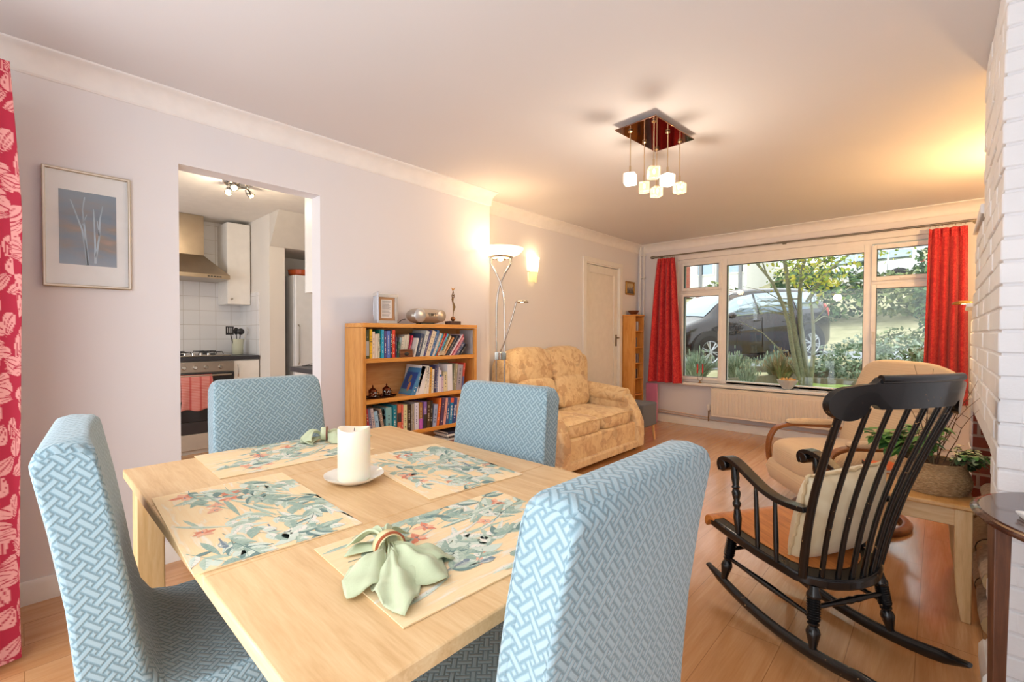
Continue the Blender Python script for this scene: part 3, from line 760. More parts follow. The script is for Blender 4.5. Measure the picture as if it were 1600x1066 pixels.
# ------------------------------------------------------------------ bookcase
BY0, BY1, BD, BZ = 1.468, 2.44, .25, 1.25
bc = thing('bookcase', 'honey pine low bookcase packed with books against the left wall', 'bookcase', (0, 0, 0))
for y in (BY0, BY1-.024): BX('side_panel', (.018, y, 0), (BD, y+.024, BZ-.028), PINE, bc, .002)
BX('top_board', (.018, BY0, BZ-.027), (BD+.004, BY1, BZ), PINEH, bc, .003)
SH = [(1.022, 'shelf'), (.757, 'shelf'), (.512, 'shelf'), (.10, 'shelf')]
for z, n in SH: BX(n, (.026, BY0+.0245, z-.027), (BD-.004, BY1-.0245, z), PINEH, bc, .002)
BX('back_panel', (.019, BY0+.0245, .05), (.0255, BY1-.0245, BZ-.028), wood('pine_back_board', '#c98a4a', '#d9a163', '#e3b277', 'y', .8), bc, 0)
PAGE = plain('#e8e0cd', .8, name='page_paper', scale=200)
_bm = {}
def book(y0, w, h, lean, colr, depth, x_front, z, label, group, kind='book', marks=1, seed=0, band=None):
    rn = random.Random(seed*7+3); mb = MB(); d = depth; w = max(w-.0012, .005)
    a = atan2(lean, h); hh = h/cos(a) if a else h; w *= cos(a)
    if a: hh = min(hh, h/cos(a))
    c = .0018 if w > .01 else .001
    mb.box((-d, 0, 0), (0, c, hh), 0).box((-d, w-c, 0), (0, w, hh), 0).box((-.0022, c, 0), (0, w-c, hh), 0)
    mb.box((-d+.004, c, .003), (-.0022, w-c, hh-.004), 1)
    if marks:   # lettering-like marks on the spine: short blocks
        zz = hh*rn.uniform(.12, .25); top = hh*rn.uniform(.72, .9)
        while zz < top:
            l = rn.uniform(.003, .009)
            if rn.random() < .6: mb.box((.0, w*.36, zz), (.0004, w*.64, min(zz+l*.7, top)), 2)
            zz += l+rn.uniform(.0015, .004)
    if band: mb.box((0, 0, hh*band[0]), (.0006, w, hh*band[1]), 3)
    lum = sum(rgb(colr)[:3])/3
    cov = plain(colr, .45, name='book_cover'); ink = plain('#f1ead8' if lum < .35 else '#3a3f55', .5, name='spine_ink')
    ms = [cov, PAGE, ink]+([plain(band[2], .5)] if band else [])
    o = mb.build('book' if kind == 'book' else kind, ms, smooth=None)
    o.location = (x_front, y0, z+.0004); o.rotation_euler = (-a, 0, 0)
    if a < 0: o.location.z += w*sin(-a)
    return tag(o, label, 'book' if kind == 'book' else 'folder', group)
ORD = ['first', 'second', 'third', 'fourth', 'fifth', 'sixth', 'seventh', 'eighth', 'ninth', 'tenth', 'eleventh', 'twelfth', 'thirteenth', 'fourteenth', 'fifteenth', 'sixteenth', 'seventeenth', 'eighteenth', 'nineteenth', 'twentieth']
ORD += ['twenty-'+o for o in ORD[:9]]+['thirtieth']+['thirty-'+o for o in ORD[:9]]+['fortieth']+['forty-'+o for o in ORD[:9]]
ROW1 = [(1.504, 0.024, 0.186, 0, '#3e4a35', 'dark green'),
 (1.529, 0.016, 0.189, 0, '#efbb22', 'bright yellow'),
 (1.546, 0.019, 0.173, 0, '#ead3bc', 'cream'),
 (1.566, 0.016, 0.158, 0, '#dccfbd', 'off-white'),
 (1.583, 0.016, 0.16, 0, '#d5c9b2', 'pale buff'),
 (1.6, 0.012, 0.187, 0, '#0f6f60', 'teal green'),
 (1.612, 0.019, 0.186, 0, '#25a6cc', 'cyan'),
 (1.632, 0.018, 0.179, 0, '#574a86', 'violet'),
 (1.652, 0.026, 0.179, 0, '#4f6cbb', 'mid blue'),
 (1.679, 0.015, 0.185, 0, '#2b2c3c', 'black'),
 (1.696, 0.024, 0.185, 0, '#ea452f', 'bright red'),
 (1.72, 0.009, 0.14, 0, '#3a3556', 'navy'),
 (1.731, 0.015, 0.106, 0.01, '#3d6b57', 'bottle green'),
 (1.747, 0.017, 0.103, 0.011, '#cf343c', 'scarlet'),
 (1.765, 0.019, 0.134, 0.02, '#a9c7d2', 'pale blue'),
 (1.785, 0.018, 0.14, 0.021, '#ece6d8', 'ivory'),
 (1.803, 0.016, 0.149, 0.02, '#dfe0d2', 'white'),
 (1.82, 0.015, 0.154, 0.021, '#e9e2d4', 'chalk white'),
 (1.836, 0.011, 0.154, 0.02, '#dcd4c0', 'stone'),
 (1.849, 0.015, 0.148, 0.035, '#d93353', 'cherry pink'),
 (1.866, 0.016, 0.131, 0.034, '#e3ded6', 'silver white'),
 (1.885, 0.028, 0.163, 0.043, '#3f4c66', 'slate blue'),
 (1.906, 0.03, 0.184, 0.06, '#cfd3cf', 'pale grey'),
 (1.938, 0.017, 0.187, 0.065, '#45467f', 'indigo'),
 (1.957, 0.037, 0.185, 0.068, '#e6d5ba', 'wide cream'),
 (1.997, 0.024, 0.187, 0.075, '#3d70aa', 'denim blue'),
 (2.022, 0.017, 0.165, 0.074, '#e8d9cb', 'shell'),
 (2.041, 0.017, 0.163, 0.076, '#1f9fc9', 'turquoise'),
 (2.059, 0.011, 0.163, 0.081, '#e2713f', 'orange'),
 (2.07, 0.01, 0.162, 0.088, '#b92c55', 'crimson'),
 (2.08, 0.016, 0.162, 0.086, '#4fb3d4', 'sky blue'),
 (2.097, 0.013, 0.157, 0.087, '#6f6a3d', 'olive'),
 (2.111, 0.014, 0.145, 0.083, '#e9d7b0', 'pale yellow'),
 (2.127, 0.018, 0.136, 0.094, '#cf915c', 'tan'),
 (2.147, 0.018, 0.145, 0.106, '#4a4f58', 'charcoal'),
 (2.166, 0.015, 0.148, 0.121, '#2d3348', 'blue-black'),
 (2.182, 0.014, 0.156, 0.124, '#efd8df', 'pink white'),
 (2.197, 0.012, 0.156, 0.12, '#b3284a', 'wine red'),
 (2.21, 0.018, 0.135, 0.105, '#e6a0ad', 'rose pink'),
 (2.229, 0.012, 0.115, 0.086, '#8a4f78', 'mauve'),
 (2.242, 0.033, 0.1, 0.08, '#4d5e80', 'steel blue'),
 (2.278, 0.016, 0.084, 0.072, '#24262c', 'black slim'),
 (2.312, 0.059, 0.201, 0, '#bdbbbd', 'grey folder')]
ROW2 = [(1.834, 0.039, 0.202, 0.1, '#4b86b4', 'blue picture-cover'),
 (1.853, 0.019, 0.197, 0.076, '#e6e0e2', 'white folder'),
 (1.875, 0.05, 0.203, 0.035, '#e9e5e3', 'thick white'),
 (1.927, 0.023, 0.198, 0.027, '#f0ead8', 'ivory'),
 (1.951, 0.021, 0.189, 0.016, '#ece4dc', 'pearl'),
 (1.973, 0.021, 0.184, 0.01, '#dca545', 'mustard'),
 (1.995, 0.02, 0.17, 0.01, '#e6d9c3', 'cream'),
 (2.016, 0.021, 0.196, 0.016, '#3c3c62', 'dark navy'),
 (2.038, 0.015, 0.195, 0.012, '#7d88ad', 'periwinkle'),
 (2.054, 0.014, 0.183, 0.004, '#eeeaf0', 'white slim'),
 (2.069, 0.019, 0.159, 0.002, '#e5d8e6', 'lilac white'),
 (2.089, 0.02, 0.116, 0.002, '#c9b3c8', 'dusty pink'),
 (2.111, 0.037, 0.142, -0.002, '#dccfa8', 'straw'),
 (2.151, 0.047, 0.195, -0.004, '#ece9ec', 'large white'),
 (2.203, 0.014, 0.201, 0.017, '#8b8a72', 'marbled grey'),
 (2.218, 0.019, 0.202, 0.018, '#a59a7c', 'marbled buff'),
 (2.239, 0.049, 0.194, 0.022, '#a39ca6', 'grey'),
 (2.29, 0.018, 0.202, 0.027, '#d9503f', 'red-topped')]
ROW3 = [(1.498, 0.012, 0.186, -0.009, '#d9b49f', 'salmon'),
 (1.511, 0.017, 0.186, -0.018, '#b72f39', 'dark red'),
 (1.529, 0.021, 0.184, -0.02, '#6d6b8b', 'grey-blue'),
 (1.552, 0.022, 0.184, -0.026, '#cbbab8', 'pale mauve'),
 (1.576, 0.027, 0.161, -0.024, '#a1c4dc', 'light blue'),
 (1.604, 0.01, 0.171, -0.025, '#2b2b33', 'black'),
 (1.616, 0.023, 0.172, -0.031, '#a38a78', 'brown mottled'),
 (1.645, 0.042, 0.18, -0.003, '#82b4b8', 'aqua portrait'),
 (1.694, 0.031, 0.191, 0, '#0f8195', 'deep teal'),
 (1.73, 0.03, 0.191, 0, '#d1714f', 'terracotta'),
 (1.762, 0.013, 0.188, 0, '#e0615a', 'coral'),
 (1.777, 0.03, 0.184, 0, '#ded9a5', 'lime and cream'),
 (1.809, 0.03, 0.182, 0, '#35261d', 'black and gold'),
 (1.841, 0.011, 0.183, 0, '#9c9a94', 'silver grey'),
 (1.852, 0.012, 0.183, 0, '#b5a58c', 'sandy'),
 (1.867, 0.035, 0.187, 0, '#dedcea', 'white lettered'),
 (1.907, 0.027, 0.187, 0, '#a4763f', 'brown and magenta'),
 (1.942, 0.028, 0.187, 0.002, '#8a68b4', 'purple and black'),
 (1.973, 0.026, 0.189, 0.005, '#5a4127', 'umber'),
 (2, 0.018, 0.188, 0.007, '#2d2926', 'near-black'),
 (2.023, 0.033, 0.16, 0.016, '#a9b2d0', 'lavender'),
 (2.059, 0.021, 0.199, 0.026, '#ee7029', 'vivid orange'),
 (2.088, 0.028, 0.197, 0.023, '#5a3f60', 'plum'),
 (2.118, 0.022, 0.196, 0.029, '#e7a59a', 'green and pink'),
 (2.144, 0.025, 0.196, 0.019, '#35588f', 'royal blue'),
 (2.171, 0.032, 0.191, 0.019, '#1f83b5', 'blue travel'),
 (2.205, 0.032, 0.187, 0.02, '#2f4a8d', 'dark blue travel'),
 (2.241, 0.027, 0.188, 0.015, '#e3b391', 'peach')]

BANDS = {(1, 1): (.56, .59, '#2a2620'), (1, 0): (.1, .6, '#b9bcc0'), (1, 10): (.52, .535, '#f6e6d8'), (2, 17): (0, .5, '#56679a'), (3, 9): (.38, .7, '#3a3034'), (3, 16): (0, .38, '#c05fc2'),
         (3, 17): (0, .52, '#35302e'), (3, 25): (.82, 1, '#e2603f'), (2, 10): (.7, .8, '#2f6fb5')}
_front = []
for ri, (rows, z, nm, zmax) in enumerate([(ROW1, 1.022, 'top', .198), (ROW2, .757, 'middle', .234), (ROW3, .512, 'lower', .214)], 1):
    prev = 0
    for i, (y0, w, h, lean, col_, nm2) in enumerate(rows):
        if ri == 1 and nm2 == 'grey folder': y0, w, lean = BY1-.026-.006, .005, 0
        if y0 < prev: y0 = prev+.0006
        if y0+w > BY1-.026: w = max(.006, BY1-.026-y0)
        h = min(h, zmax-.01); lean = max(min(lean, h*.85), -h*.6)
        prev = y0+w
        xf = .236 if ri != 1 else (.232 if i % 5 else .225)
        _front.append(book(y0, w, h, lean, col_, .15+.02*(i % 3), xf, z, '%s, %s from the left on the bookcase\'s %s shelf' % ((nm2 if nm2.endswith('folder') else nm2+' book'), ORD[i], nm), 'books on the %s shelf of the bookcase' % nm,
              'book' if 'folder' not in nm2 else 'paper_folder', marks=('white' not in nm2 or 'lettered' in nm2), seed=ri*100+i, band=BANDS.get((ri, i))))
# cover picture on the leaning book, lettering on the two travel guides
bk0 = [o for o in _front if o['label'].startswith('blue picture-cover')][0]
m = MB().box((-.14, -.0006, .012), (-.012, 0, .17), 0).ball((-.08, -.0008, .12), (.018, .0006, .03), 10, 1).ball((-.06, -.0008, .06), (.016, .0006, .035), 10, 2).box((-.14, -.0008, .012), (-.012, -.0005, .04), 3)
m.build('cover_picture', [plain('#2a4d92', .35), plain('#8c7a58', .4), plain('#c77c4a', .4), plain('#5d93a3', .4)], bk0, smooth=None)
WHT = plain('#f4f4f0', .5, name='white_ink')
RS = Matrix(((0, 0, 1), (0, 1, 0), (-1, 0, 0))).to_3x3()   # text runs down the spine, facing +x
RSP = Matrix(((0, 0, 1), (0, 1, 0), (-1, 0, 0)))
def spine_text(prefix, s, size, matr):
    for o in _front:
        if o['label'].startswith(prefix):
            ys = [v.co.y for v in o.data.vertices]; zs_ = [v.co.z for v in o.data.vertices]
            R = Matrix(((0, 0, 1), (0, 1, 0), (-1, 0, 0))); text('spine_lettering', s, size, (.001, max(ys)/2, max(zs_)*.52), R, matr, o, .0003)
spine_text('blue travel', 'Iceland', .026, WHT); spine_text('dark blue travel', 'England', .026, WHT)
# portrait on the aqua cover
bk1 = [o for o in _front if o['label'].startswith('aqua portrait')][0]
MB().ball((-.03, -.0006, .15), (.014, .0005, .02), 10, 0).ball((-.03, -.0006, .115), (.024, .0005, .014), 10, 0).build('cover_portrait', DARKM, bk1, smooth=None)
# stack lying below the lower shelf
for i, (c_, nm2) in enumerate([('#c9c3bb', 'pale grey'), ('#3a3f55', 'navy'), ('#e4ded4', 'white'), ('#7b3a35', 'maroon'), ('#d8d4cf', 'light grey'), ('#2b2c36', 'black'), ('#dadfe2', 'bluish white'), ('#26324e', 'dark blue')]):
    y0, x0 = 2.16+.01*(i % 3), .06; hgt = .016
    o = MB().box((0, 0, 0), (.17, .22, .0015), 0).box((0, 0, hgt-.0035), (.17, .22, hgt-.002), 0).box((.002, .003, .0015), (.166, .217, hgt-.0035), 1).box((.168, 0, .0015), (.17, .22, hgt-.0035), 0).build('book', [plain(c_, .5, name='book_cover'), PAGE], smooth=None)
    o.location = (x0, y0, .1005+.22+i*hgt-.002*0); tag(o, '%s book lying flat, %s up in the pile under the lower shelf' % (nm2, ORD[i]), 'book', 'flat pile at the foot of the bookcase')
o = BX('storage_box', (.05, 2.13, .1005), (.23, 2.40, .320), plain('#5a5550', .7), None, .004); tag(o, 'dark storage box beneath the flat pile of books in the bookcase', 'box')

# small things in the bookcase
WAL = wood('walnut', '#5b3018', '#7a4424', '#8f5a30', 'y', 2)
bx = thing('trinket_box', 'little dark wooden chest with carved front on the top shelf', 'box', (.245, 1.795, 1.0224))
BX('body', (-.055, -.05, 0), (0, .05, .042), WAL, bx, .002); BX('lid', (-.056, -.051, .0425), (.001, .051, .052), WAL, bx, .003)
MB().ball((.002, 0, .022), (.003, .018, .014), 12).ball((.004, 0, .022), (.004, .006, .006), 8).build('carving', DARKM, bx)
bx.location.x = .246
for o_ in _front:      # books behind the chest sit a little deeper
    if 1.74 < o_.location.y < 1.86 and o_.location.z > 1.0: o_.location.x = .180
fan = thing('shell_fan', 'small pale pleated fan standing before books on the top shelf', 'ornament', (.243, 2.095, 1.0224))
mb = MB(); n = 14
for k in range(n):
    a0, a1 = pi*k/n*.94+.1, pi*(k+1)/n*.94+.1; off = .003 if k % 2 else -.001
    mb.add([(0, 0, .004), (off, .034*cos(a0), .034*sin(a0)), (off+.003, .038*cos((a0+a1)/2), .038*sin((a0+a1)/2)), (off, .034*cos(a1), .034*sin(a1))], [(0, 1, 2, 3)])
mb.build('fan_leaf', plain('#e4cfb0', .6, var=.15), fan, smooth=None, solid=.001); BX('fan_foot', (-.006, -.008, 0), (.008, .008, .005), BRASS, fan, .001)
for o_ in _front:
    if 2.04 < o_.location.y < 2.14 and o_.location.z > 1.0: o_.location.x = .226
tray = MB()
tray.lathe([(0, 0), (.98, 0), (1.0, .05), (1.03, .10), (1.0, .105), (.96, .04), (0, .03)], (0, 0, 0), 36)
tray.v = [((x*.062), (y*.125), z*.09) for x, y, z in tray.v]
tr = tray.build('tray', metalmat('dark_copper_tray', '#3f2a22', .3), smooth=50); place(tr, (.165, 1.635, .7575)); tag(tr, 'oval dark copper tray carrying two lidded cups', 'tray')
COP = metalmat('antique_copper', '#6b3b28', .35)
def cup():
    t_ = thing('lidded_cup', 'x', 'cup')
    MB().lathe([(0, 0), (.024, 0), (.027, .004), (.027, .042), (.0275, .045), (.025, .045), (0, .044)], (0, 0, 0), 24).build('cup_body', COP, t_, smooth=50)
    MB().lathe([(.028, .0455), (.027, .050), (.018, .060), (.007, .066), (.004, .070), (.006, .075), (.004, .082), (0, .088)], (0, 0, 0), 20).build('cup_lid', COP, t_, smooth=50)
    mb = MB(); rn = random.Random(5)
    for k in range(26):
        a = rn.uniform(-1.1, .7); z = rn.uniform(.008, .038); mb.ball((.0275*cos(a), .0275*sin(a), z), (.0035, .0035, .0025), 6)
    mb.build('silver_filigree', plain('#e9e4dc', .2, 1), t_)
    MB().tube([(0, .026, .034), (0, .036, .036), (0, .040, .026), (0, .030, .014)], .002, 6).build('cup_handle', COP, t_); return t_
c1 = cup(); place(c1, (.185, 1.575, .7606), -.3, 'lidded copper coffee cup on the left end of the oval tray', 'lidded copper cups'); c2 = dup(c1); place(c2, (.165, 1.69, .7606), -.3, 'lidded copper coffee cup at the right of the tray beside the books', 'lidded copper cups')
sb = MB().lathe([(0, 0), (.010, .0), (.014, .006), (.013, .014), (.006, .018), (.003, .024), (0, .027)], (0, 0, 0), 16).build('sugar_pot', COP, smooth=50); place(sb, (.195, 1.635, .7606)); tag(sb, 'tiny domed copper pot between the two cups on the tray', 'pot')

# ------------------------------------------------------------------ on top of the bookcase
SILV = plain('#d9dde2', .12, 1, name='silver_frame')
fr = thing('photo_frame', 'folding silver photo frame holding a typed letter on the bookcase', 'photo frame', (.085, 1.615, BZ+.0005))
def leaf_frame(parent, R, T, letter):
    mb = MB(); w, h, b = .165, .205, .022
    for a in ((0, 0, w, b), (0, h-b, w, h), (0, b, b, h-b), (w-b, b, w, h-b)): mb.box((0, a[0], a[1]), (.012, a[2], a[3]), 0, R, T)
    o = mb.build('frame_leaf', SILV, parent, bevel=.0015)
    MB().box((.002, b, b), (.007, w-b, h-b), 0, R, T).build('mount', plain('#b98f68' if letter else '#c9cdd2', .6), o, smooth=None)
    if letter:
        p = MB().box((.0075, b+.02, b+.016), (.008, w-b-.02, h-b-.016), 0, R, T); z = b+.03
        rn = random.Random(4)
        while z < h-b-.025:
            if rn.random() < .9: p.box((.0081, b+.027, z), (.0085, b+.027+rn.uniform(.05, .068), z+.0022), 1, R, T)
            z += .0052
        p.build('letter', [plain('#f0f1f3', .6), plain('#8a93a0', .6)], o, smooth=None)
leaf_frame(fr, Matrix.Rotation(radians(-4), 3, 'Z'), (0, .036, 0), True)
leaf_frame(fr, Matrix.Rotation(radians(-111), 3, 'Z'), (0, .034, 0), False)
# silver radio
def radio():
    t_ = thing('cd_radio', 'rounded silver portable radio on top of the bookcase', 'radio', (.14, 2.03, BZ+.001)); SB = plain('#b3a99f', .3, .6, name='silver_plastic')
    def body(u, v):
        y = -.155+.31*u; k = abs(2*u-1); r = (1-k**3.2)**.5 if k < 1 else 0
        hz = (.054+.012*k*k)*r; hx = (.062+.014*k)*r; a = 2*pi*v
        return (hx*cos(a), y, .060+hz*sin(a)+.0)
    MB().grid(body, 36, 24).build('radio_body', SB, t_, smooth=70)
    MB().lathe([(.046, -.006), (.050, .001), (.046, .006), (.030, .012), (0, .016)], (.060, -.09, .062), 28, ax='x').build('speaker_left', plain('#c7c8ca', .3, .5), t_)
    MB().lathe([(.040, -.006), (.044, .001), (.040, .006), (.026, .010), (0, .013)], (.058, .10, .062), 28, ax='x').build('speaker_right', SB, t_)
    MB().box((.052, -.022, .056), (.063, .052, .082)).build('control_panel', plain('#8f8a85', .3, .4), t_, bevel=.002)
    mb = MB()
    for y in (-.012, .040):
        for z in (.062, .069, .076): mb.ball((.0645, y, z), (.002, .005, .003), 6)
    mb.box((.063, .000, .060), (.064, .028, .078)); mb.build('buttons', DARKM, t_)
    MB().box((-.03, -.06, -.0005), (.03, .06, .012)).build('radio_foot', DARKM, t_); return t_
radio()
o = MB().tube([(.10, 1.885, BZ+.035), (.09, 1.86, BZ+.03), (.085, 1.84, BZ+.012), (.08, 1.80, BZ+.004), (.03, 1.75, BZ+.003)], .0025, 6).build('power_cable', DARKM); tag(o, 'black cable running from the radio behind the silver frame', 'cable')
st = thing('statuette', 'slim bronze figure with raised arms and bird on a marble block', 'statuette', (.13, 2.298, BZ+.0005)); BRZ = metalmat('bronze', '#7d6243', .35)
BX('plinth', (-.035, -.052, 0), (.035, .052, .028), plain('#4c3a38', .2, name='dark_marble', var=.3, scale=25), st, .002)
MB().ball((0, 0, .047), .019, 16).build('sphere', metalmat('copper_ball', '#9a6a45', .3), st)
mb = MB().tube([(0, 0, .065), (.002, .0, .09), (0, .006, .13), (0, .008, .155), (0, -.002, .18), (0, -.004, .20), (0, .002, .215)], [.003, .004, .007, .009, .006, .009, .006], 10)
mb.tube([(0, -.006, .208), (0, -.012, .225), (0, -.004, .248), (0, 0, .262)], [.0035, .003, .0025, .0025], 6).tube([(0, .008, .208), (0, .012, .228), (0, .006, .25), (0, .002, .264)], [.0035, .003, .0025, .0025], 6)
mb.ball((0, .001, .228), (.006, .006, .008), 10).tube([(0, .012, .16), (.004, .016, .14), (.002, .010, .11)], [.004, .006, .001], 6); mb.build('figure', BRZ, st)
mb = MB().ball((0, .002, .272), (.004, .012, .005), 10).tube([(0, 0, .272), (0, -.014, .285), (0, -.022, .283)], [.004, .003, .001], 6).tube([(0, .004, .274), (0, .014, .286), (0, .026, .288)], [.004, .003, .001], 6).tube([(0, 0, .27), (0, -.008, .262)], [.003, .001], 5)
mb.build('bird', metalmat('gilded_bird', '#c08a3c', .3), st)
# ------------------------------------------------------------------ floor lamp (mother and child) left
MILK = emis('lit_milk_glass', '#ffdcae', 2.2, '#fff3e0')
def floor_lamp(label, loc, rz, r_bowl, arm_to, col_metal, big=True, z_top=1.90, power=60, head_mat=None):
    t_ = thing('floor_lamp', label, 'floor lamp', loc, rz)
    MB().lathe([(0, 0), (.13, 0), (.135, .008), (.13, .016), (.05, .024), (0, .024)], (0, 0, 0), 36).build('lamp_base', col_metal, t_, smooth=50)
    for s in (-1, 1):
        pts = [(0, s*.034, .02), (0, s*.036, .9), (0, s*.036, 1.38), (0, s*.026, 1.52), (0, 0, 1.62), (0, -s*.045, z_top-.19), (0, -s*.088, z_top-.125), (0, -s*.085, z_top-.08)]
        P = []
        for i in range(len(pts)-1):
            for k in range(4): P.append(Vector(pts[i]).lerp(Vector(pts[i+1]), k/4))
        P.append(Vector(pts[-1]))
        for _ in range(4): P = [P[0]]+[(P[i-1]+P[i]*2+P[i+1])/4 for i in range(1, len(P)-1)]+[P[-1]]
        MB().tube(P, .0085, 10).build('pole', col_metal, t_, smooth=80)
    MB().box((-.022, -.050, .96), (.022, .050, 1.03)).lathe([(.012, -.03), (.016, -.03), (.016, .03), (.012, .03)], (.028, 0, .995), 14).build('dimmer_block', col_metal, t_, bevel=.008)
    MB().tube([(.02, .0, 1.0), (.034, 0, 1.0)], .011, 10).build('dimmer_knob', DARKM, t_)
    r = r_bowl
    MB().lathe([(r*.2, -.085), (r*.45, -.075), (r*.8, -.045), (r*.97, -.01), (r, .0), (r*.98, .001), (r*.78, -.038), (r*.4, -.066), (r*.1, -.074)], (0, 0, z_top), 40).build('bowl_shade', MILK, t_, smooth=60)
    MB().lathe([(r*.52, -.078), (r*.55, -.070), (r*.5, -.064)], (0, 0, z_top), 32).lathe([(0, -.105), (.03, -.10), (.05, -.088), (.03, -.085)], (0, 0, z_top), 20).build('bowl_collar', col_metal, t_, smooth=60)
    ax, ay, az = arm_to; e = Vector(arm_to)
    b0 = Vector((.01, .0, 1.03)); pts = [b0.lerp(e, k/6)+Vector((0, 0, -.03*sin(pi*k/6))) for k in range(7)]
    MB().tube(pts, [.006]*7, 8).build('reading_arm', col_metal, t_, smooth=80)
    d = Vector((ax, ay, 0)).normalized(); R = Matrix.Rotation(atan2(d.y, d.x), 3, 'Z')
    hd = MB().lathe([(.0, .022), (.028, .019), (.050, .010), (.056, 0), (.054, -.004), (.048, .004), (.02, .012), (0, .013)], e+d*.05, 28, R=Matrix.Identity(3)).build('reading_head', col_metal, t_, smooth=60)
    MB().ball(e+d*.05+Vector((0, 0, .003)), (.018, .018, .007), 12).build('reading_bulb', head_mat or emis('lit_halogen', '#ffe0a8', 14), hd)
    return t_
LX, LY = .175, 2.78
fl = floor_lamp('chrome twin-pole uplighter floor lamp between bookcase and sofa, lit', (LX, LY, 0), radians(-47), .195, (.048, .133, 1.445), CHROME)
point('uplight_left', (LX, LY, 1.955), 3, (1, .66, .34), .05)
point('bowl_glow_left', (LX, LY, 1.78), 1.2, (1, .7, .4), .05)
spot('reading_light_left', (LX+.17, LY+.07, 1.43), (LX+.2, LY+.3, 0), 5, 110, (1, .68, .36))
fr_ = floor_lamp('brass reading uplighter floor lamp behind the chimney, only its lit arm head visible', (3.45, 4.45, 0), 0, .17, (-.40, -.30, 1.385), BRASS, z_top=1.84)
point('uplight_right', (3.42, 4.38, 1.93), 42, (1, .60, .24), .06)
spot('reading_light_right', (3.02, 4.12, 1.37), (2.75, 3.8, .5), 14, 130, (1, .62, .25))

# ------------------------------------------------------------------ wall light on the recess wall
wl = thing('wall_light', 'small frosted glass wall light glowing above the sofa', 'wall light', (-.2, 3.62, 1.84))
BX('backplate', (0, -.03, -.04), (.014, .03, .03), CHROME, wl, .003)
mb = MB(); vs = []
for z, w, dp in ((.125, .072, .075), (-.02, .056, .055)):
    for k in range(9): a = -pi/2+pi*k/8; vs.append((.012+dp*cos(a), w*sin(a), z))
mb.add(vs, [(k, k+1, k+10, k+9) for k in range(8)]); mb.build('glass_shade', emis('lit_frosted_glass', '#ffe2b0', 3, '#fff6e6'), wl, solid=.004)
mb = MB(); vs = []
for z, w, dp in ((-.022, .056, .055), (-.125, .046, .040)):
    for k in range(9): a = -pi/2+pi*k/8; vs.append((.012+dp*cos(a), w*sin(a), z))
mb.add(vs, [(k, k+1, k+10, k+9) for k in range(8)]); mb.build('lower_shade', emis('dim_frosted_glass', '#f2d48a', .75, '#f3e2b5'), wl, solid=.004)
MB().box((.0, -.064, -.024), (.03, -.052, -.014)).build('clip', CHROME, wl)
point('wall_light_lamp', (-.12, 3.62, 1.95), 1.6, (1, .68, .36), .03)

# ------------------------------------------------------------------ ceiling light with glass cubes
pl = thing('ceiling_light', 'square chrome ceiling light with hanging glass cube shades, two glowing', 'ceiling light', (1.648, 2.585, H), radians(-4))
MB().box((-.085, -.16, -.028), (.085, .16, -.0005)).build('ceiling_box', plain('#d9d7d3', .3), pl)
BX('mirror_plate', (-.13, -.225, -.036), (.13, .225, -.0285), plain('#8f6a5a', .06, 1, name='mirrored_plate', var=0), pl, .002)
GLC = NT('cast_glass'); GLC.bump(GLC.noise(GLC.tc(), 45, 3), .5, .004); GLC.b.inputs['Emission Color'].default_value = rgb('#ffd9a0'); GLC.b.inputs['Emission Strength'].default_value = .35
GLCM = GLC.fin('#fff1dc', .1, 0, Transmission_Weight=.85, IOR=1.4)
LIT = emis('lit_glass_cube', '#fff0d0', 8, '#ffffff')
cubes = [(-0.065, -0.165, 0.316, 1), (-0.09, 0.029, 0.316, 0), (0.095, -0.182, 0.324, 0), (-0.093, 0.182, 0.311, 0), (0.079, 0.001, 0.317, 1), (0.064, 0.177, 0.323, 0)]
for i, (x, y, L_, lit) in enumerate(cubes):
    MB().lathe([(.006, -.036), (.013, -.038), (.013, -.044), (.005, -.050)], (x, y, 0), 14).tube([(x, y, -.036), (x, y, -L_+.04)], .0032, 8).tube([(x, y, -L_+.075), (x, y, -L_+.028)], .006, 8).build('drop_rod', metalmat('warm_nickel', '#d8c2a0', .2), pl)
    s = .032 if lit else .031; a = radians(20+i*13)
    cb_ = MB().box((-s, -s, -L_-s), (s, s, -L_+s), 0, Matrix.Rotation(a, 3, 'Z'), (x, y, 0)).build('glass_cube', LIT if lit else GLCM, pl, bevel=.008, bseg=3)
    if not lit: MB().ball((x, y, -L_+.005), (.008, .008, .016), 8).build('capsule_bulb', emis('small_bulb', '#ffd9a0', 10), cb_)
point('ceiling_light_glow', (1.645, 2.6, 1.80), 10.5, (1, .85, .68), .06)

# ------------------------------------------------------------------ sofa
def tapestry():
    t = NT('floral_tapestry_fabric'); n1 = t.noise(t.tc(), 5.5, 4, .6, .8); n2 = t.noise(t.tc(), 11, 5, .65, 1.2); n3 = t.noise(t.tc(), 300, 2)
    vo = t.n('TexVoronoi', feature='F1'); t.put(vo.inputs['Vector'], t.mapping(t.tc(), (1, 1, 1))); vo.inputs['Scale'].default_value = 7
    c = t.ramp(n2, [(.34, '#cdaa80'), (.46, '#e0c396'), (.6, '#ebd3a8'), (.72, '#e4c595')])
    fl_ = t.math('MULTIPLY', t.math('LESS_THAN', vo.outputs['Distance'], .42), t.math('GREATER_THAN', n1, .5))
    c = t.mix(t.math('MULTIPLY', fl_, t.math('MULTIPLY', n2, .85)), c, '#b98660')
    c = t.mix(t.math('MULTIPLY', t.math('GREATER_THAN', n1, .62), .35), c, '#a3866c')
    t.bump(n3, .2, .001); return t.fin(c, .85, 0, Sheen_Weight=.2)
TAP = tapestry()
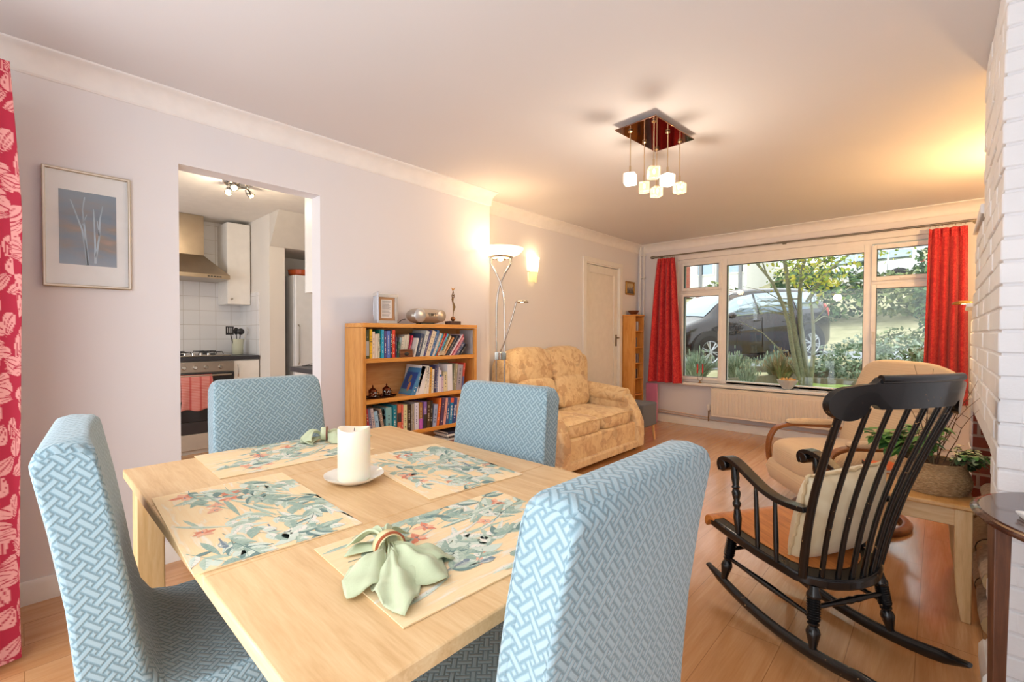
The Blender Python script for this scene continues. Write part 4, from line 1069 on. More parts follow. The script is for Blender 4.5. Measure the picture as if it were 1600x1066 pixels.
def cushion(mb, a, b, puff=.03, n=10, mi=0, R=None, T=None, e=4.0):
    """soft rounded box: superellipsoid-like block"""
    c = [(a[i]+b[i])/2 for i in range(3)]; h = [(b[i]-a[i])/2 for i in range(3)]
    def sg(v, p): return (abs(v)**p)*(1 if v >= 0 else -1)
    vs = []; nu, nv = n*4, n*2; p = 2/e
    for j in range(nv+1):
        ph = -pi/2+pi*j/nv
        for i in range(nu):
            th = 2*pi*i/nu
            x = sg(cos(ph), p)*sg(cos(th), p); y = sg(cos(ph), p)*sg(sin(th), p); z = sg(sin(ph), p)
            q = (1-abs(x)**3)*(1-abs(y)**3)
            v = Vector((c[0]+h[0]*x, c[1]+h[1]*y, c[2]+h[2]*z+(puff*q if z > 0 else -puff*.3*q)))
            if R: v = R @ (v-Vector(c))+Vector(c)
            if T: v = v+Vector(T)
            vs.append(v)
    fs = [(j*nu+i, j*nu+(i+1) % nu, (j+1)*nu+(i+1) % nu, (j+1)*nu+i) for j in range(nv) for i in range(nu)]
    mb.add(vs, fs, mi); return mb
sf = thing('sofa', 'two-seat sofa in gold and brown floral tapestry fabric in the recess', 'sofa', (-.13, 2.93, 0), 0)
SW = 1.43   # along y
BX('base', (.06, .09, .05), (.80, SW-.09, .30), TAP, sf, .02)
MB().box((.03, .012, .045), (.835, SW-.012, .115)).build('skirt_band', TAP, sf, bevel=.014, bseg=3)
for y0 in (.0, SW-.165):
    mb = MB(); yc = y0+.0825
    # side slab whose front edge sweeps down and forwards
    pr = [(.08, .06), (.83, .06), (.845, .16), (.84, .30), (.80, .40), (.74, .50), (.70, .56), (.08, .57)]
    mb.prism([(x, z) for x, z in pr], y0+.02, y0+.145, 'y')
    a_ = mb.build('arm', TAP, sf, bevel=.022, bseg=3)
    pts = [(.14, yc, .60), (.4, yc, .585), (.66, yc, .565)]
    MB().tube([(x, y, z-.028) for x, y, z in pts], [.095, .09, .083], 20).build('arm_roll', TAP, a_, smooth=60)
    MB().lathe([(0, .006), (.06, .005), (.078, .0), (.083, -.008)], (.668, yc, .537), 24, ax='x').lathe([(.081, .0), (.086, .003), (.081, .007)], (.664, yc, .537), 24, ax='x').build('arm_facing', TAP, a_, smooth=50)
for i in range(2):
    y0 = .155+i*.56; y1 = y0+.555
    MB_ = cushion(MB(), (.16, y0, .29), (.80, y1, .425), .028, 8, e=6); s_ = MB_.build('seat_cushion', TAP, sf, smooth=80)
    pp = [(.795, y0+.02, .415), (.80, (y0+y1)/2, .425), (.795, y1-.02, .415)]; MB().tube(pp, .006, 6).build('piping', TAP, s_)
    R = Matrix.Rotation(radians(-10), 3, 'Y')
    cushion(MB(), (.05, y0-.0, .42), (.26, y1+.0, .74), .02, 8, R=R, T=(.03, 0, 0), e=5).build('lower_back_cushion', TAP, sf, smooth=80)
    cushion(MB(), (-.02, y0-.04, .69), (.22, y1+.04, 1.01), .045, 8, R=R, e=4).build('upper_back_cushion', TAP, sf, smooth=80)
MB().box((-.0, .06, .10), (.09, SW-.06, .97)).build('back', TAP, sf, bevel=.03, bseg=3)
for y0 in (.03, SW-.13): cushion(MB(), (.0, y0, .50), (.17, y0+.10, .95), .01, 6, e=4).build('back_wing', TAP, sf, smooth=80)
for x in (.12, .74):
    for y in (.06, SW-.06): MB().lathe([(0, 0), (.018, 0), (.02, .01), (.02, .045), (0, .045)], (x, y, 0), 12).build('foot', DARKM, sf)

# ------------------------------------------------------------------ grey stool
sg_ = thing('stool', 'small grey felt cube stool on splayed wooden legs beyond the sofa', 'stool', (.44, 4.70, 0))
BX('seat_box', (-.16, -.16, .17), (.16, .16, .425), plain('#6c6f78', .9, name='grey_felt', bump=.3, scale=250), sg_, .018)
for x in (-1, 1):
    for y in (-1, 1): MB().tube([(x*.125, y*.125, .172), (x*.14, y*.14, .0)], [.018, .011], 12).build('leg', OAKL, sg_)

# ------------------------------------------------------------------ tall CD rack
rk = thing('media_rack', 'tall narrow pine rack of discs standing in the far left corner', 'shelving', (-.19, 5.48, 0)); RZ, RD, RW = 1.435, .185, .235
BX('side_panel', (0, 0, 0), (RD, .018, RZ-.02), PINE, rk, .002); BX('side_panel', (0, RW-.018, 0), (RD, RW, RZ-.02), PINE, rk, .002)
BX('top_board', (-.0, -.008, RZ-.0195), (RD+.008, RW+.008, RZ), PINEH, rk, .003); BX('back_panel', (.0, .0185, .02), (.008, RW-.0185, RZ-.02), PINE, rk, 0)
CZ = [1.222, 1.010, .80, .598, .385, .175]
for z in CZ+[.03]: BX('shelf', (.0085, .0185, z-.014), (RD-.002, RW-.0185, z), PINEH, rk, .001)
cds = [(7, ['#d8dde0', '#8f9aa3', '#c9cfd4', '#6f7a85', '#e6e6e2']), (4, ['#6b6e73', '#b9c0c6', '#8a8d94']), (8, ['#3e4046', '#7d6f66', '#a3a7ad', '#50565e']), (6, ['#3a3c42', '#2f3036', '#8d8a84']), (2, ['#3f5a3c', '#5a4a38']), (5, ['#e2dfd8', '#4a4a4c', '#c9c4ba', '#7d7a74'])]
nm_ = ['top', 'second', 'third', 'fourth', 'fifth', 'lowest']
for (nn, cs), z, nm in zip(cds, CZ, nm_):
    y = 5.48+.022
    for k in range(nn):
        w = .0115+.004*((k*3) % 3 == 1); o = BX('disc_case', (-.13, y, z+.0003), (-.02, y+w-.001, z+.122), plain(cs[k % len(cs)], .25, name='disc_case_plastic'), None, 0)
        tag(o, 'thin disc case on the %s shelf of the tall corner rack' % nm, 'disc case', 'disc cases on the %s shelf of the rack' % nm); y += w+.001+(.006 if k == 2 else 0)
bw = MB().lathe([(0, 0), (.03, 0), (.045, .012), (.072, .048), (.075, .055), (.070, .055), (.04, .016), (0, .010)], (0, 0, 0), 32).build('wooden_bowl', WAL, smooth=60)
place(bw, (-.095, 5.60, RZ+.0005)); tag(bw, 'round brown wooden bowl on top of the tall rack', 'bowl')
sp_ = thing('small_picture', 'small gilt framed landscape on the wall past the door', 'picture', (-.199, 5.675, 1.803)); hw, hh = .115, .092
mb = MB(); frame = [(-hw, -hh, hw, -hh+.02), (-hw, hh-.02, hw, hh), (-hw, -hh+.02, -hw+.02, hh-.02), (hw-.02, -hh+.02, hw, hh-.02)]
for a in frame: mb.box((0, a[0], a[1]), (.018, a[2], a[3]))
mb.build('gilt_frame', BRASS, sp_, bevel=.004)
t = NT('landscape_print'); z_ = t.sep(t.tc())[2]; BXm = t.fin(t.ramp(t.math('ADD', t.math('MULTIPLY', z_, 6), t.math('MULTIPLY', t.noise(t.tc(), 30, 3), .8)), [(.1, '#5f5a55'), (.4, '#8a7f86'), (.6, '#c9b78e')]), .6)
BX('landscape_print', (.002, -hw+.018, -hh+.018), (.007, hw-.018, hh-.018), BXm, sp_, 0)
o = BX('wall_switch', (-.1995, 5.50, 1.40), (-.188, 5.58, 1.50), M_WHITE, None, .004); tag(o, 'white wall control above the rack beside the door', 'switch')
mb = MB().box((-.012, -.09, 0), (.012, .09, .52)); pk = mb.build('exercise_mat', plain('#dd86ad', .7, name='pink_foam'), bevel=.011, bseg=4)
place(pk, (.075, 5.80, .0005), radians(78)); pk.rotation_euler = (0, 0, radians(80)); tag(pk, 'pink padded board standing between the tall rack and the wall', 'mat')

# ------------------------------------------------------------------ radiator
rd = thing('radiator', 'long cream panel radiator under the front window', 'radiator', (.86, 5.80, .17)); RL, RH = 1.75, .335; CR = plain('#efe4d3', .4, name='radiator_enamel', var=.01)
BX('rear_panel', (0, .055, 0), (RL, .07, RH), CR, rd, .004)
mb = MB().box((0, 0, 0), (RL, .02, RH)); k = 0
x = .03
while x < RL-.05: mb.box((x, -.010, .03), (x+.022, .004, RH-.035)); x += .0355
mb.build('front_panel', CR, rd, bevel=.004); BX('top_grille', (0, .005, RH), (RL, .07, RH+.012), CR, rd, .003)
for xx in (-.008, RL): BX('end_cap', (xx, .0, .0), (xx+.008, .07, RH+.012), CR, rd, .002)
MB().tube([(-.01, .03, .06), (-.045, .03, .06), (-.045, .03, -.07)], .009, 10).build('valve_body', CHROME, rd); MB().lathe([(0, 0), (.02, 0), (.022, .01), (.02, .055), (.012, .065), (0, .065)], (-.045, .03, .075), 18).build('thermostat_head', M_WHITE, rd)
MB().box((.2, .07, .05), (.24, .129, .25)).box((RL-.24, .07, .05), (RL-.2, .129, .25)).build('bracket', CR, rd)

# ------------------------------------------------------------------ red curtains, pole and rings
t = NT('red_floral_curtain_cloth'); n = t.noise(t.tc(), 26, 4, .6, 2.2); n2 = t.noise(t.tc(), 500, 2); t.bump(n2, .2, .001)
REDC = t.fin(t.ramp(n, [(.42, '#bf1b2a'), (.52, '#cf2c33'), (.58, '#e25345'), (.63, '#c9262f')]), .8, 0, Sheen_Weight=.2, Transmission_Weight=0)
def redcurtain(label, x0, x1, b0, b1, z0, z1, seed, folds):
    c = curtain(120, 70, x0, x1, b0, b1, z0, z1, 5.785, .042, folds, seed, .35, seed).build('curtain', REDC, smooth=70, solid=.003)
    hdg = MB()
    for k in range(9): xx = x0+(x1-x0)*(k+.5)/9; hdg.tube([(xx, 5.768, z1-.085), (xx, 5.765, z1-.01)], [.006, .009], 6)
    hdg.build('pinch_pleats', REDC, c); tag(c, label, 'curtain', 'red curtains at the front window'); return c
redcurtain('left red patterned curtain gathered beside the tall corner rack', .155, .385, .03, .50, .545, 2.175, 3, 4)
redcurtain('right red patterned curtain hanging behind the beige armchair', 2.815, 3.075, 2.785, 3.10, .55, 2.165, 5, 4.5)
cp = thing('curtain_pole', 'pewter curtain pole with oval finial above the front window', 'curtain pole', (0, 5.80, 2.205))
MB().tube([(.11, 0, 0), (1.72, 0, .002)], .0085, 12).tube([(1.55, 0, .002), (3.22, 0, 0)], .011, 12).build('pole', PEWTER, cp, smooth=60)
MB().ball((.075, 0, 0), (.038, .02, .02), 16).tube([(.10, 0, 0), (.125, 0, 0)], .012, 12).build('finial', PEWTER, cp)
for x in (.14, 1.60, 3.13): MB().tube([(x, .129, .01), (x, .02, .01), (x, .0, .0)], .006, 8).lathe([(0, 0), (.022, 0), (.022, .005), (0, .005)], (x, .128, .01), 16, ax='y').build('bracket', PEWTER, cp)
for i, x in enumerate([.16+.026*k for k in range(9)]+[2.825+.029*k for k in range(9)]):
    mb = MB(); pts = [(x+.004*sin(i*2), .016*cos(a), -.006+.016*sin(a)) for a in [2*pi*k/14 for k in range(15)]]; mb.tube(pts, .0018, 6, caps=False).build('curtain_ring', PEWTER, cp)

# ------------------------------------------------------------------ things on the sill
ch_ = thing('candlestick', 'twin-armed wire holder with two red tapers on the window sill', 'candle holder', (.68, 5.895, .5605))
MB().lathe([(0, 0), (.024, 0), (.022, .005), (.006, .010), (.005, .03), (0, .03)], (0, 0, 0), 16).tube([(0, 0, .025), (-.02, 0, .035), (-.032, 0, .06), (-.033, 0, .12)], .003, 6).tube([(0, 0, .025), (.02, 0, .035), (.032, 0, .06), (.033, 0, .12)], .003, 6).lathe([(.004, .115), (.012, .12), (.012, .124), (.0, .124)], (-.033, 0, 0), 12).lathe([(.004, .115), (.012, .12), (.012, .124), (.0, .124)], (.033, 0, 0), 12).build('wire_stand', BRASS, ch_)
for s in (-1, 1):
    c_ = MB().tube([(s*.033, 0, .1245), (s*.033, 0, .235), (s*.033, 0, .245)], [.0095, .0085, .004], 12).build('red_candle', plain('#d8242a', .35), ch_); MB().tube([(s*.033, 0, .245), (s*.033, 0, .254)], .001, 4).build('wick', DARKM, c_)
gb = MB().lathe([(0, 0), (.03, 0), (.04, .008), (.075, .05), (.092, .075), (.088, .076), (.07, .05), (.036, .014), (0, .010)], (0, 0, 0), 40)
gb.v = [(x*(1+.05*cos(10*atan2(y, x))*min(1, z/.05)), y*(1+.05*cos(10*atan2(y, x))*min(1, z/.05)), z) for x, y, z in gb.v]
place(tag(gb.build('glass_bowl', NT('pressed_glass').fin('#eef4f4', .08, 0, Transmission_Weight=.45, IOR=1.3), smooth=40), 'scalloped glass bowl filled with dried petals on the sill', 'bowl'), (1.655, 5.885, .5605), scale=(1.15, 1.0, 1.45))
mb = MB(); rn = random.Random(2)
for k in range(90):
    a = rn.random()*6.28; r = .068*sqrt(rn.random()); z = .020+.5*r+rn.random()*.045*(1-r/.09); rr = min(r, .022+max(0, z-.012)*1.0)
    R = Matrix.Rotation(rn.random()*3, 3, Vector((rn.random()-.5, rn.random()-.5, rn.random()-.5)).normalized()); mb.ball((rr*cos(a), rr*sin(a), z), (.012, .009, .003), 6, k % 3, R)
pt = mb.build('potpourri', [plain('#e6b36a', .8), plain('#d99a52', .8), plain('#edcf9c', .8)], smooth=60); place(pt, (1.655, 5.885, .566), scale=(1.15, 1.0, 1.75)); tag(pt, 'dried golden petals heaped in the glass bowl', 'potpourri', None, 'stuff')
for i, (x, y, s, c_, l) in enumerate([(2.05, 5.91, .016, '#6f6250', 'dark pebble, left one of the pair on the sill behind the rocking chair'), (2.105, 5.905, .020, '#d6b877', 'tan shell, right one of the pair on the sill behind the rocking chair')]):
    o = MB().ball((0, 0, s*.55), (s*1.4, s, s*.55), 12).build('pebble' if i == 0 else 'shell', plain(c_, .6)); place(o, (x, y, .5603)); tag(o, l, 'stone' if i == 0 else 'shell')
# ------------------------------------------------------------------ beige reclining armchair
t = NT('ribbed_beige_fabric'); sp = t.sep(t.tc())
rib = t.math('SINE', t.math('MULTIPLY', t.math('ADD', sp[2], t.math('MULTIPLY', sp[0], .6)), 560)); n = t.noise(t.tc(), 200, 2); t.bump(t.math('ADD', rib, t.math('MULTIPLY', n, .6)), .35, .0015)
BEIGE = t.fin(t.mix(t.math('MULTIPLY', n, .35), '#dcc09a', '#cdae86'), .9, 0, Sheen_Weight=.3)
BENT = wood('bentwood_cherry', '#6e3d1e', '#8f5528', '#a96b39', 'x', 1.5, .3)
ac = thing('armchair', 'beige ribbed recliner armchair with bentwood arms behind the rocking chair', 'armchair', (2.46, 3.66, 0), radians(216.9))
cushion(MB(), (-.26, -.30, .27), (.37, .30, .45), .03, 10, e=4.5).build('seat_cushion', BEIGE, ac, smooth=80)
mb = MB(); pr = [(.10, .12), (.27, .11), (.355, .17), (.38, .25), (.355, .31), (.10, .32)]
mb.prism(pr, -.285, .285, 'y').build('footrest', BEIGE, ac, bevel=.03, bseg=4, smooth=60)
BX('seat_base', (-.22, -.27, .17), (.10, .27, .27), BEIGE, ac, .03)
def backfn(u, v):
    y = (u*2-1); z = v; w = .335-.05*max(0, z-.75)**1.5*4; 
    zz = .36+.68*z-.07*abs(y)**3*(1 if z > .9 else z); x = -.20-.26*z+.02*sin(pi*z)-.02*(1-y*y)
    return (x, y*w, zz)
R = Matrix.Rotation(radians(-21), 3, 'Y')
cushion(MB(), (-.075, -.35, .34), (.075, .35, .78), .0, 10, R=R, T=(-.24, 0, .0), e=4.2).build('backrest', BEIGE, ac, smooth=80)
cushion(MB(), (-.085, -.375, .66), (.075, .375, 1.00), .0, 10, R=R, T=(-.325, 0, .02), e=3.6).build('headrest_cushion', BEIGE, ac, smooth=80)
for s in (-1, 1):
    y = s*.36; P = [(.10, y, .07), (.22, y, .10), (.30, y, .20), (.325, y, .33), (.31, y, .46), (.24, y, .525), (.08, y, .53), (-.13, y, .52), (-.22, y, .49)]
    for _ in range(2):
        Q = [Vector(P[0])]
        for i in range(len(P)-1): Q += [Vector(P[i]).lerp(Vector(P[i+1]), .3), Vector(P[i]).lerp(Vector(P[i+1]), .7)]
        P = Q+[Vector(P[-1])]
    a_ = MB().sweep(P, [(-.026, -.011), (.026, -.011), (.026, .011), (-.026, .011)], up=(0, 1, 0) if 0 else (0, 0, 1)) if 0 else None
    mb = MB(); vs = []; m = len(P)
    for i, p in enumerate(P):
        tt = (P[min(i+1, m-1)]-P[max(i-1, 0)]).normalized(); nn = Vector((-tt.z, 0, tt.x))
        for a, b in ((-.027, -.012), (.027, -.012), (.027, .012), (-.027, .012)): vs.append(p+Vector((0, a, 0))+nn*b)
    mb.add(vs, [(0, 1, 2, 3), tuple(range(4*m-4, 4*m))]+[(i*4+k, i*4+(k+1) % 4, i*4+4+(k+1) % 4, i*4+4+k) for i in range(m-1) for k in range(4)])
    arm = mb.build('bentwood_arm', BENT, ac, bevel=.006)
    cushion(MB(), (-.15, y-.036, .532), (.20, y+.036, .565), .006, 6, e=4).build('arm_pad', BEIGE, arm, smooth=80)
    MB().tube([(-.2, s*.285, .22), (-.2, s*.345, .22)], .012, 8).tube([(.10, s*.27, .2), (.14, s*.345, .10)], .012, 8).build('arm_bracket', DARKM, ac)
MB().lathe([(.27, 0), (.32, .0), (.325, .02), (.31, .035), (.275, .035), (.265, .018), (.27, 0)], (-.02, 0, 0), 48).build('base_ring', BENT, ac, smooth=50)
MB().lathe([(.035, .02), (.035, .172)], (-.02, 0, 0), 20).box((-.31, -.03, .018), (.27, .03, .036)).box((-.05, -.29, .018), (.01, .29, .036)).build('swivel_post', DARKM, ac)

# ------------------------------------------------------------------ black rocking chair
rc = thing('rocking_chair', 'black painted spindle-back rocking chair with worn edges beside the side table', 'rocking chair', (2.491, 2.199, 0), radians(149))
SEATW = wood('warm_seat_wood', '#a85f28', '#c77a38', '#d98f4a', 'x', 1.2, .3)
def turned(mb, p0, p1, prof, n=16, mi=0):
    p0, p1 = Vector(p0), Vector(p1); L_ = (p1-p0).length; q = (p1-p0).to_track_quat('Z', 'Y').to_matrix()
    mb.lathe([(r, h*L_) for r, h in prof], p0, n, mi, R=q); return mb
def seat_z(x): return .335+.135*x
# seat: slab with D-shaped back edge, slightly dished, tilted back
out = []
for k in range(13):
    a = pi/2+pi*k/12; out.append((-.12+.135*cos(a)*1.0, .215*sin(a)))
out = [(.24, .252), (.16, .25), (.0, .238)]+out+[(.0, -.238), (.16, -.25), (.24, -.252)]
mb = MB(); n = len(out)
vs = [(x, y, seat_z(x)-.038) for x, y in out]+[(x, y, seat_z(x)) for x, y in out]
mb.add(vs, [tuple(range(n))[::-1], tuple(range(n, 2*n))]+[(i, (i+1) % n, (i+1) % n+n, i+n) for i in range(n)])
st_ = mb.build('seat', BLACKP, rc, bevel=.008, bseg=3)
mb = MB(); ins = [(x*.0+(x-.03)*.84+.05, y*.80) for x, y in out]
vs = [(x, y, seat_z(x)+.0005) for x, y in ins]+[(x, y, seat_z(x)+.004) for x, y in ins]
mb.add(vs, [tuple(range(n))[::-1], tuple(range(n, 2*n))]+[(i, (i+1) % n, (i+1) % n+n, i+n) for i in range(n)])
mb.build('seat_panel', SEATW, st_, bevel=.002)
mb = MB(); rl = [(.215, .355), (.215, .367), (.245, .373), (.270, .365), (.280, .345), (.274, .322), (.262, .318), (.262, .335), (.25, .348)]
mb.prism(rl, -.252, .252, 'y').build('seat_roll', SEATW, st_, bevel=.004, bseg=3)
PL = [(.0, 0), (.012, .0), (.014, .06), (.020, .18), (.024, .26), (.019, .33), (.013, .36), (.020, .39), (.020, .41), (.014, .43), (.022, .46)]
for k in range(9): PL += [(.0185, .47+k*.04), (.0235, .49+k*.04)]
PL += [(.024, .86), (.018, .92), (.016, 1.0), (0, 1.0)]
for sx in (-1, 1):
    for sy in (-1, 1):
        zb = .062 if sx < 0 else .088; turned(MB(), (sx*.22, sy*.19, zb), (sx*.195, sy*.16, seat_z(sx*.195)-.036), PL).build('leg', BLACKP, rc, smooth=50)
for s in (-1, 1):
    P = []; m = 40
    for k in range(m+1): x = -.465+.79*k/m; P.append(Vector((x, s*.19, .036+.42*(x+.08)**2)))
    mb = MB(); vs = []
    for i, p in enumerate(P):
        tt = (P[min(i+1, m)]-P[max(i-1, 0)]).normalized(); nn = Vector((-tt.z, 0, tt.x)); e = min(1, i/6+.35, (m-i)/6+.35)
        for k in range(8): a = pi/8+k*pi/4; vs.append(p+Vector((0, .013*cos(a)/cos(pi/8), 0))+nn*(.022*e*sin(a)/cos(pi/8)))
    q = m+1
    mb.add(vs, [tuple(range(8)), tuple(range(8*q-8, 8*q))]+[(i*8+k, i*8+(k+1) % 8, i*8+8+(k+1) % 8, i*8+8+k) for i in range(q-1) for k in range(8)])
    mb.build('rocker', BLACKP, rc, smooth=50, bevel=.002)
    turned(MB(), (-.207, s*.176, .165), (.207, s*.176, .185), [(0, 0), (.008, 0), (.009, .2), (.012, .45), (.012, .55), (.009, .8), (.008, 1), (0, 1)], 12).build('stretcher', BLACKP, rc, smooth=50)
for x, z in ((-.206, .20), (.206, .225)): turned(MB(), (x, -.172, z), (x, .172, z), [(0, 0), (.009, 0), (.009, .25), (.013, .4), (.010, .43), (.014, .5), (.010, .57), (.013, .6), (.009, .75), (.009, 1), (0, 1)], 12).build('stretcher', BLACKP, rc, smooth=50)
def back_curve(yb, yt, r0, r1, n=12):
    P = []
    for k in range(n+1):
        q = k/n; x = -.185-.045*(1-(yb/.2)**2) + (-.205+.0)*q - .035*sin(pi*q)*-1*.9 ; z = seat_z(-.2)+.002+(.955-seat_z(-.2))*q
        P.append((x+.0, yb+(yt-yb)*q, z))
    return P
CB = lambda y: -.375-.050*(1-(y/.31)**2)+.45*max(0, abs(y)-.17)**1.5
for i in range(8):
    f = -1+2*i/7; yb, yt = .19*f, .262*f; post = i in (0, 7); P = []
    xb = -.175-.058*(1-f*f)-.0; xt = CB(yt)
    for k in range(15):
        q = k/14; x = xb+(xt-xb)*q+.035*sin(pi*q*.9)*(1-q*.4); P.append((x, yb+(yt-yb)*q, seat_z(xb)-.01+(.965-seat_z(xb))*q))
    rr = [(.0155-.004*(k/14) if post else .0095-.0015*(k/14)) for k in range(15)]
    MB().tube(P, rr, 12).build('back_post' if post else 'spindle', BLACKP, rc, smooth=80)
# crest rail with scrolled ears
mb = MB(); top, bot = [], []
ys = [.31*sin(pi/2*(-1+2*k/90)) for k in range(91)]
def crest_top(y):
    a = abs(y)
    if a < .18: return 1.055
    if a < .195: return 1.055-.022*(a-.18)/.015
    if a < .255: return 1.033-.010*((a-.195)/.06)**2
    return .968+.055*sqrt(max(0, 1-((a-.255)/.055)**2))
def crest_bot(y):
    a = abs(y)
    if a < .165: return .952
    if a < .185: return .952+.016*(a-.165)/.02
    if a < .2: return .968
    return .968-.055*sqrt(max(0, 1-((a-.255)/.055)**2))
vs = []
for y in ys:
    x = CB(y); th = .0115; lean = .16
    for z, o_ in ((crest_bot(y), 0), (crest_top(y), 1)):
        for s in (1, -1): vs.append((x-lean*(z-.95)+s*th, y, z))
m = len(ys)
fs = [(0, 1, 3, 2), tuple(4*(m-1)+k for k in (0, 1, 3, 2))]
for i in range(m-1):
    a, b = 4*i, 4*i+4; fs += [(a, a+1, b+1, b), (a+2, a+3, b+3, b+2), (a, a+2, b+2, b), (a+1, a+3, b+3, b+1)]
cr_ = mb.add(vs, fs).build('crest_rail', BLACKP, rc, bevel=.004, bseg=2)
P = [(CB(y)-.018-.006, y, 1.049) for y in [-.182+.364*k/16 for k in range(17)]]
MB().tube(P, .014, 10).build('crest_roll', BLACKP, cr_, smooth=60)
# arms
for s in (-1, 1):
    P = [(.185, .596), (.20, .622), (.185, .645), (.150, .652), (.10, .640), (.03, .602), (-.04, .566), (-.11, .552), (-.17, .552), (-.197, .555)]
    Yc = [.222, .222, .222, .222, .224, .222, .216, .208, .199, .196]
    P = [Vector((x, s*Yc[i], z)) for i, (x, z) in enumerate(P)]
    for _ in range(2):
        Q = [P[0]]
        for i in range(len(P)-1): Q += [P[i].lerp(P[i+1], .28), P[i].lerp(P[i+1], .72)]
        P = Q+[P[-1]]
    m = len(P); vs = []
    for i, p in enumerate(P):
        tt = (P[min(i+1, m-1)]-P[max(i-1, 0)]).normalized(); nn = Vector((-tt.z, 0, tt.x)); w = .030-.010*(i/m)
        for a, b in ((-w, -.010), (w, -.010), (w, .010), (-w, .010)): vs.append(p+Vector((0, a, 0))+nn*b)
    am = MB().add(vs, [(0, 1, 2, 3), tuple(range(4*m-4, 4*m))]+[(i*4+k, i*4+(k+1) % 4, i*4+4+(k+1) % 4, i*4+4+k) for i in range(m-1) for k in range(4)]).build('armrest', BLACKP, rc, bevel=.006, bseg=3)
    MB().tube([(.178, s*.222-.028, .618), (.178, s*.222+.028, .618)], .026, 18).build('arm_scroll', BLACKP, am, smooth=50, bevel=.004)
    turned(MB(), (.10, s*.225, seat_z(.1)-.002), (.130, s*.223, .640), [(0, 0), (.010, 0), (.013, .1), (.017, .22), (.013, .32), (.011, .36), (.017, .40), (.017, .43), (.011, .46), (.016, .52), (.018, .58), (.012, .62), (.017, .65), (.012, .68), (.017, .78), (.015, .88), (.010, 1), (0, 1)]).build('arm_post', BLACKP, rc, smooth=50)
    for xb, xt in ((.0, .02), (-.09, -.075)): turned(MB(), (xb, s*.222, seat_z(xb)-.002), (xt, s*.218, .590-.03*(xb < -.05)), [(0, 0), (.008, 0), (.010, .3), (.009, .6), (.007, 1), (0, 1)], 10).build('arm_spindle', BLACKP, rc, smooth=50)
# beige cushion on the rocking chair
t = NT('champagne_satin'); n = t.noise(t.tc(), 7, 3, .5, .5); br = t.n('TexBrick'); t.put(br.inputs['Vector'], t.tc('Generated')); br.inputs['Scale'].default_value = 5; br.inputs['Mortar Size'].default_value = .004
t.bump(t.noise(t.tc(), 12, 3), .5, .008); SAT = t.fin(t.ramp(n, [(.35, '#e0cca4'), (.6, '#efe0bd')]), .38, 0, Sheen_Weight=.3)
cu = MB(); nn_ = 26
def pil(sgn):
    def f(u, v):
        a, b = u*2-1, v*2-1; e = (1-abs(a)**2.6)*(1-abs(b)**2.6); pin = 1-.05*(1-abs(a*b))*0-.045*(a*a+b*b-2*abs(a*b))*.5
        return (sgn*(.085*e**.5), a*.19*(1-.05*(1-b*b)), b*.19*(1-.05*(1-a*a)))
    return f
cu.grid(pil(1), nn_, nn_).grid(pil(-1), nn_, nn_)
cs = cu.build('cushion', SAT, smooth=80)
cs['label'] = 'champagne satin square cushion leaning on the rocking chair spindles'; cs['category'] = 'cushion'
pp = []; 
for k in range(97):
    q = k/96*4; i_ = int(q) % 4; f = q-int(q); a = -1+2*f
    y, z = [(a, -1), (1, a), (-a, 1), (-1, -a)][i_]
    ed = .19*(1-.05*(1-a*a)); pp.append((.003*sin(k*2.1), (y*.19 if i_ in (0, 2) else y*ed)*1.01, (z*ed if i_ in (0, 2) else z*.19)*1.01+.003*sin(k*1.7)))
MB().tube(pp, .006, 6, caps=False).build('cushion_trim', plain('#dcc397', .6), cs, smooth=60)
hd = radians(149); lx, ly, lz = -.125, -.03, .50
cs.location = (2.491+lx*cos(hd)-ly*sin(hd), 2.199+lx*sin(hd)+ly*cos(hd), lz)
cs.rotation_euler = (Matrix.Rotation(hd, 3, 'Z') @ Matrix.Rotation(radians(-17), 3, 'Y') @ Matrix.Rotation(radians(-5), 3, 'X')).to_euler()

# ------------------------------------------------------------------ oak side table
sd = thing('side_table', 'light oak side table carrying the plants between rocking chair and fireplace', 'side table', (2.84, 2.955, 0), radians(1)); hx, hy = .172, .325; SZ = .485
BX('tabletop', (-hx, -hy, SZ-.022), (hx, hy, SZ), wood('oak_side_top', '#c98f4c', '#dba561', '#e6b878', 'y', 1, .3, coat=.3), sd, .006)
BX('apron', (-hx+.02, -hy+.02, SZ-.095), (hx-.02, hy-.02, SZ-.0225), OAKT, sd, .002)
for sx in (-1, 1):
    for sy in (-1, 1):
        mb = MB(); x1, y1 = sx*(hx-.008), sy*(hy-.008); vs = []
        for z, w in ((0, .030), (.10, .045), (.20, .052), (SZ-.0225, .056)):
            for a, b in ((0, 0), (1, 0), (1, 1), (0, 1)): vs.append((x1-sx*w*a, y1-sy*w*b, z))
        mb.add(vs, [(0, 1, 2, 3), (12, 13, 14, 15)]+[(i*4+k, i*4+(k+1) % 4, i*4+4+(k+1) % 4, i*4+4+k) for i in range(3) for k in range(4)]); mb.build('leg', OAKL, sd, bevel=.003)
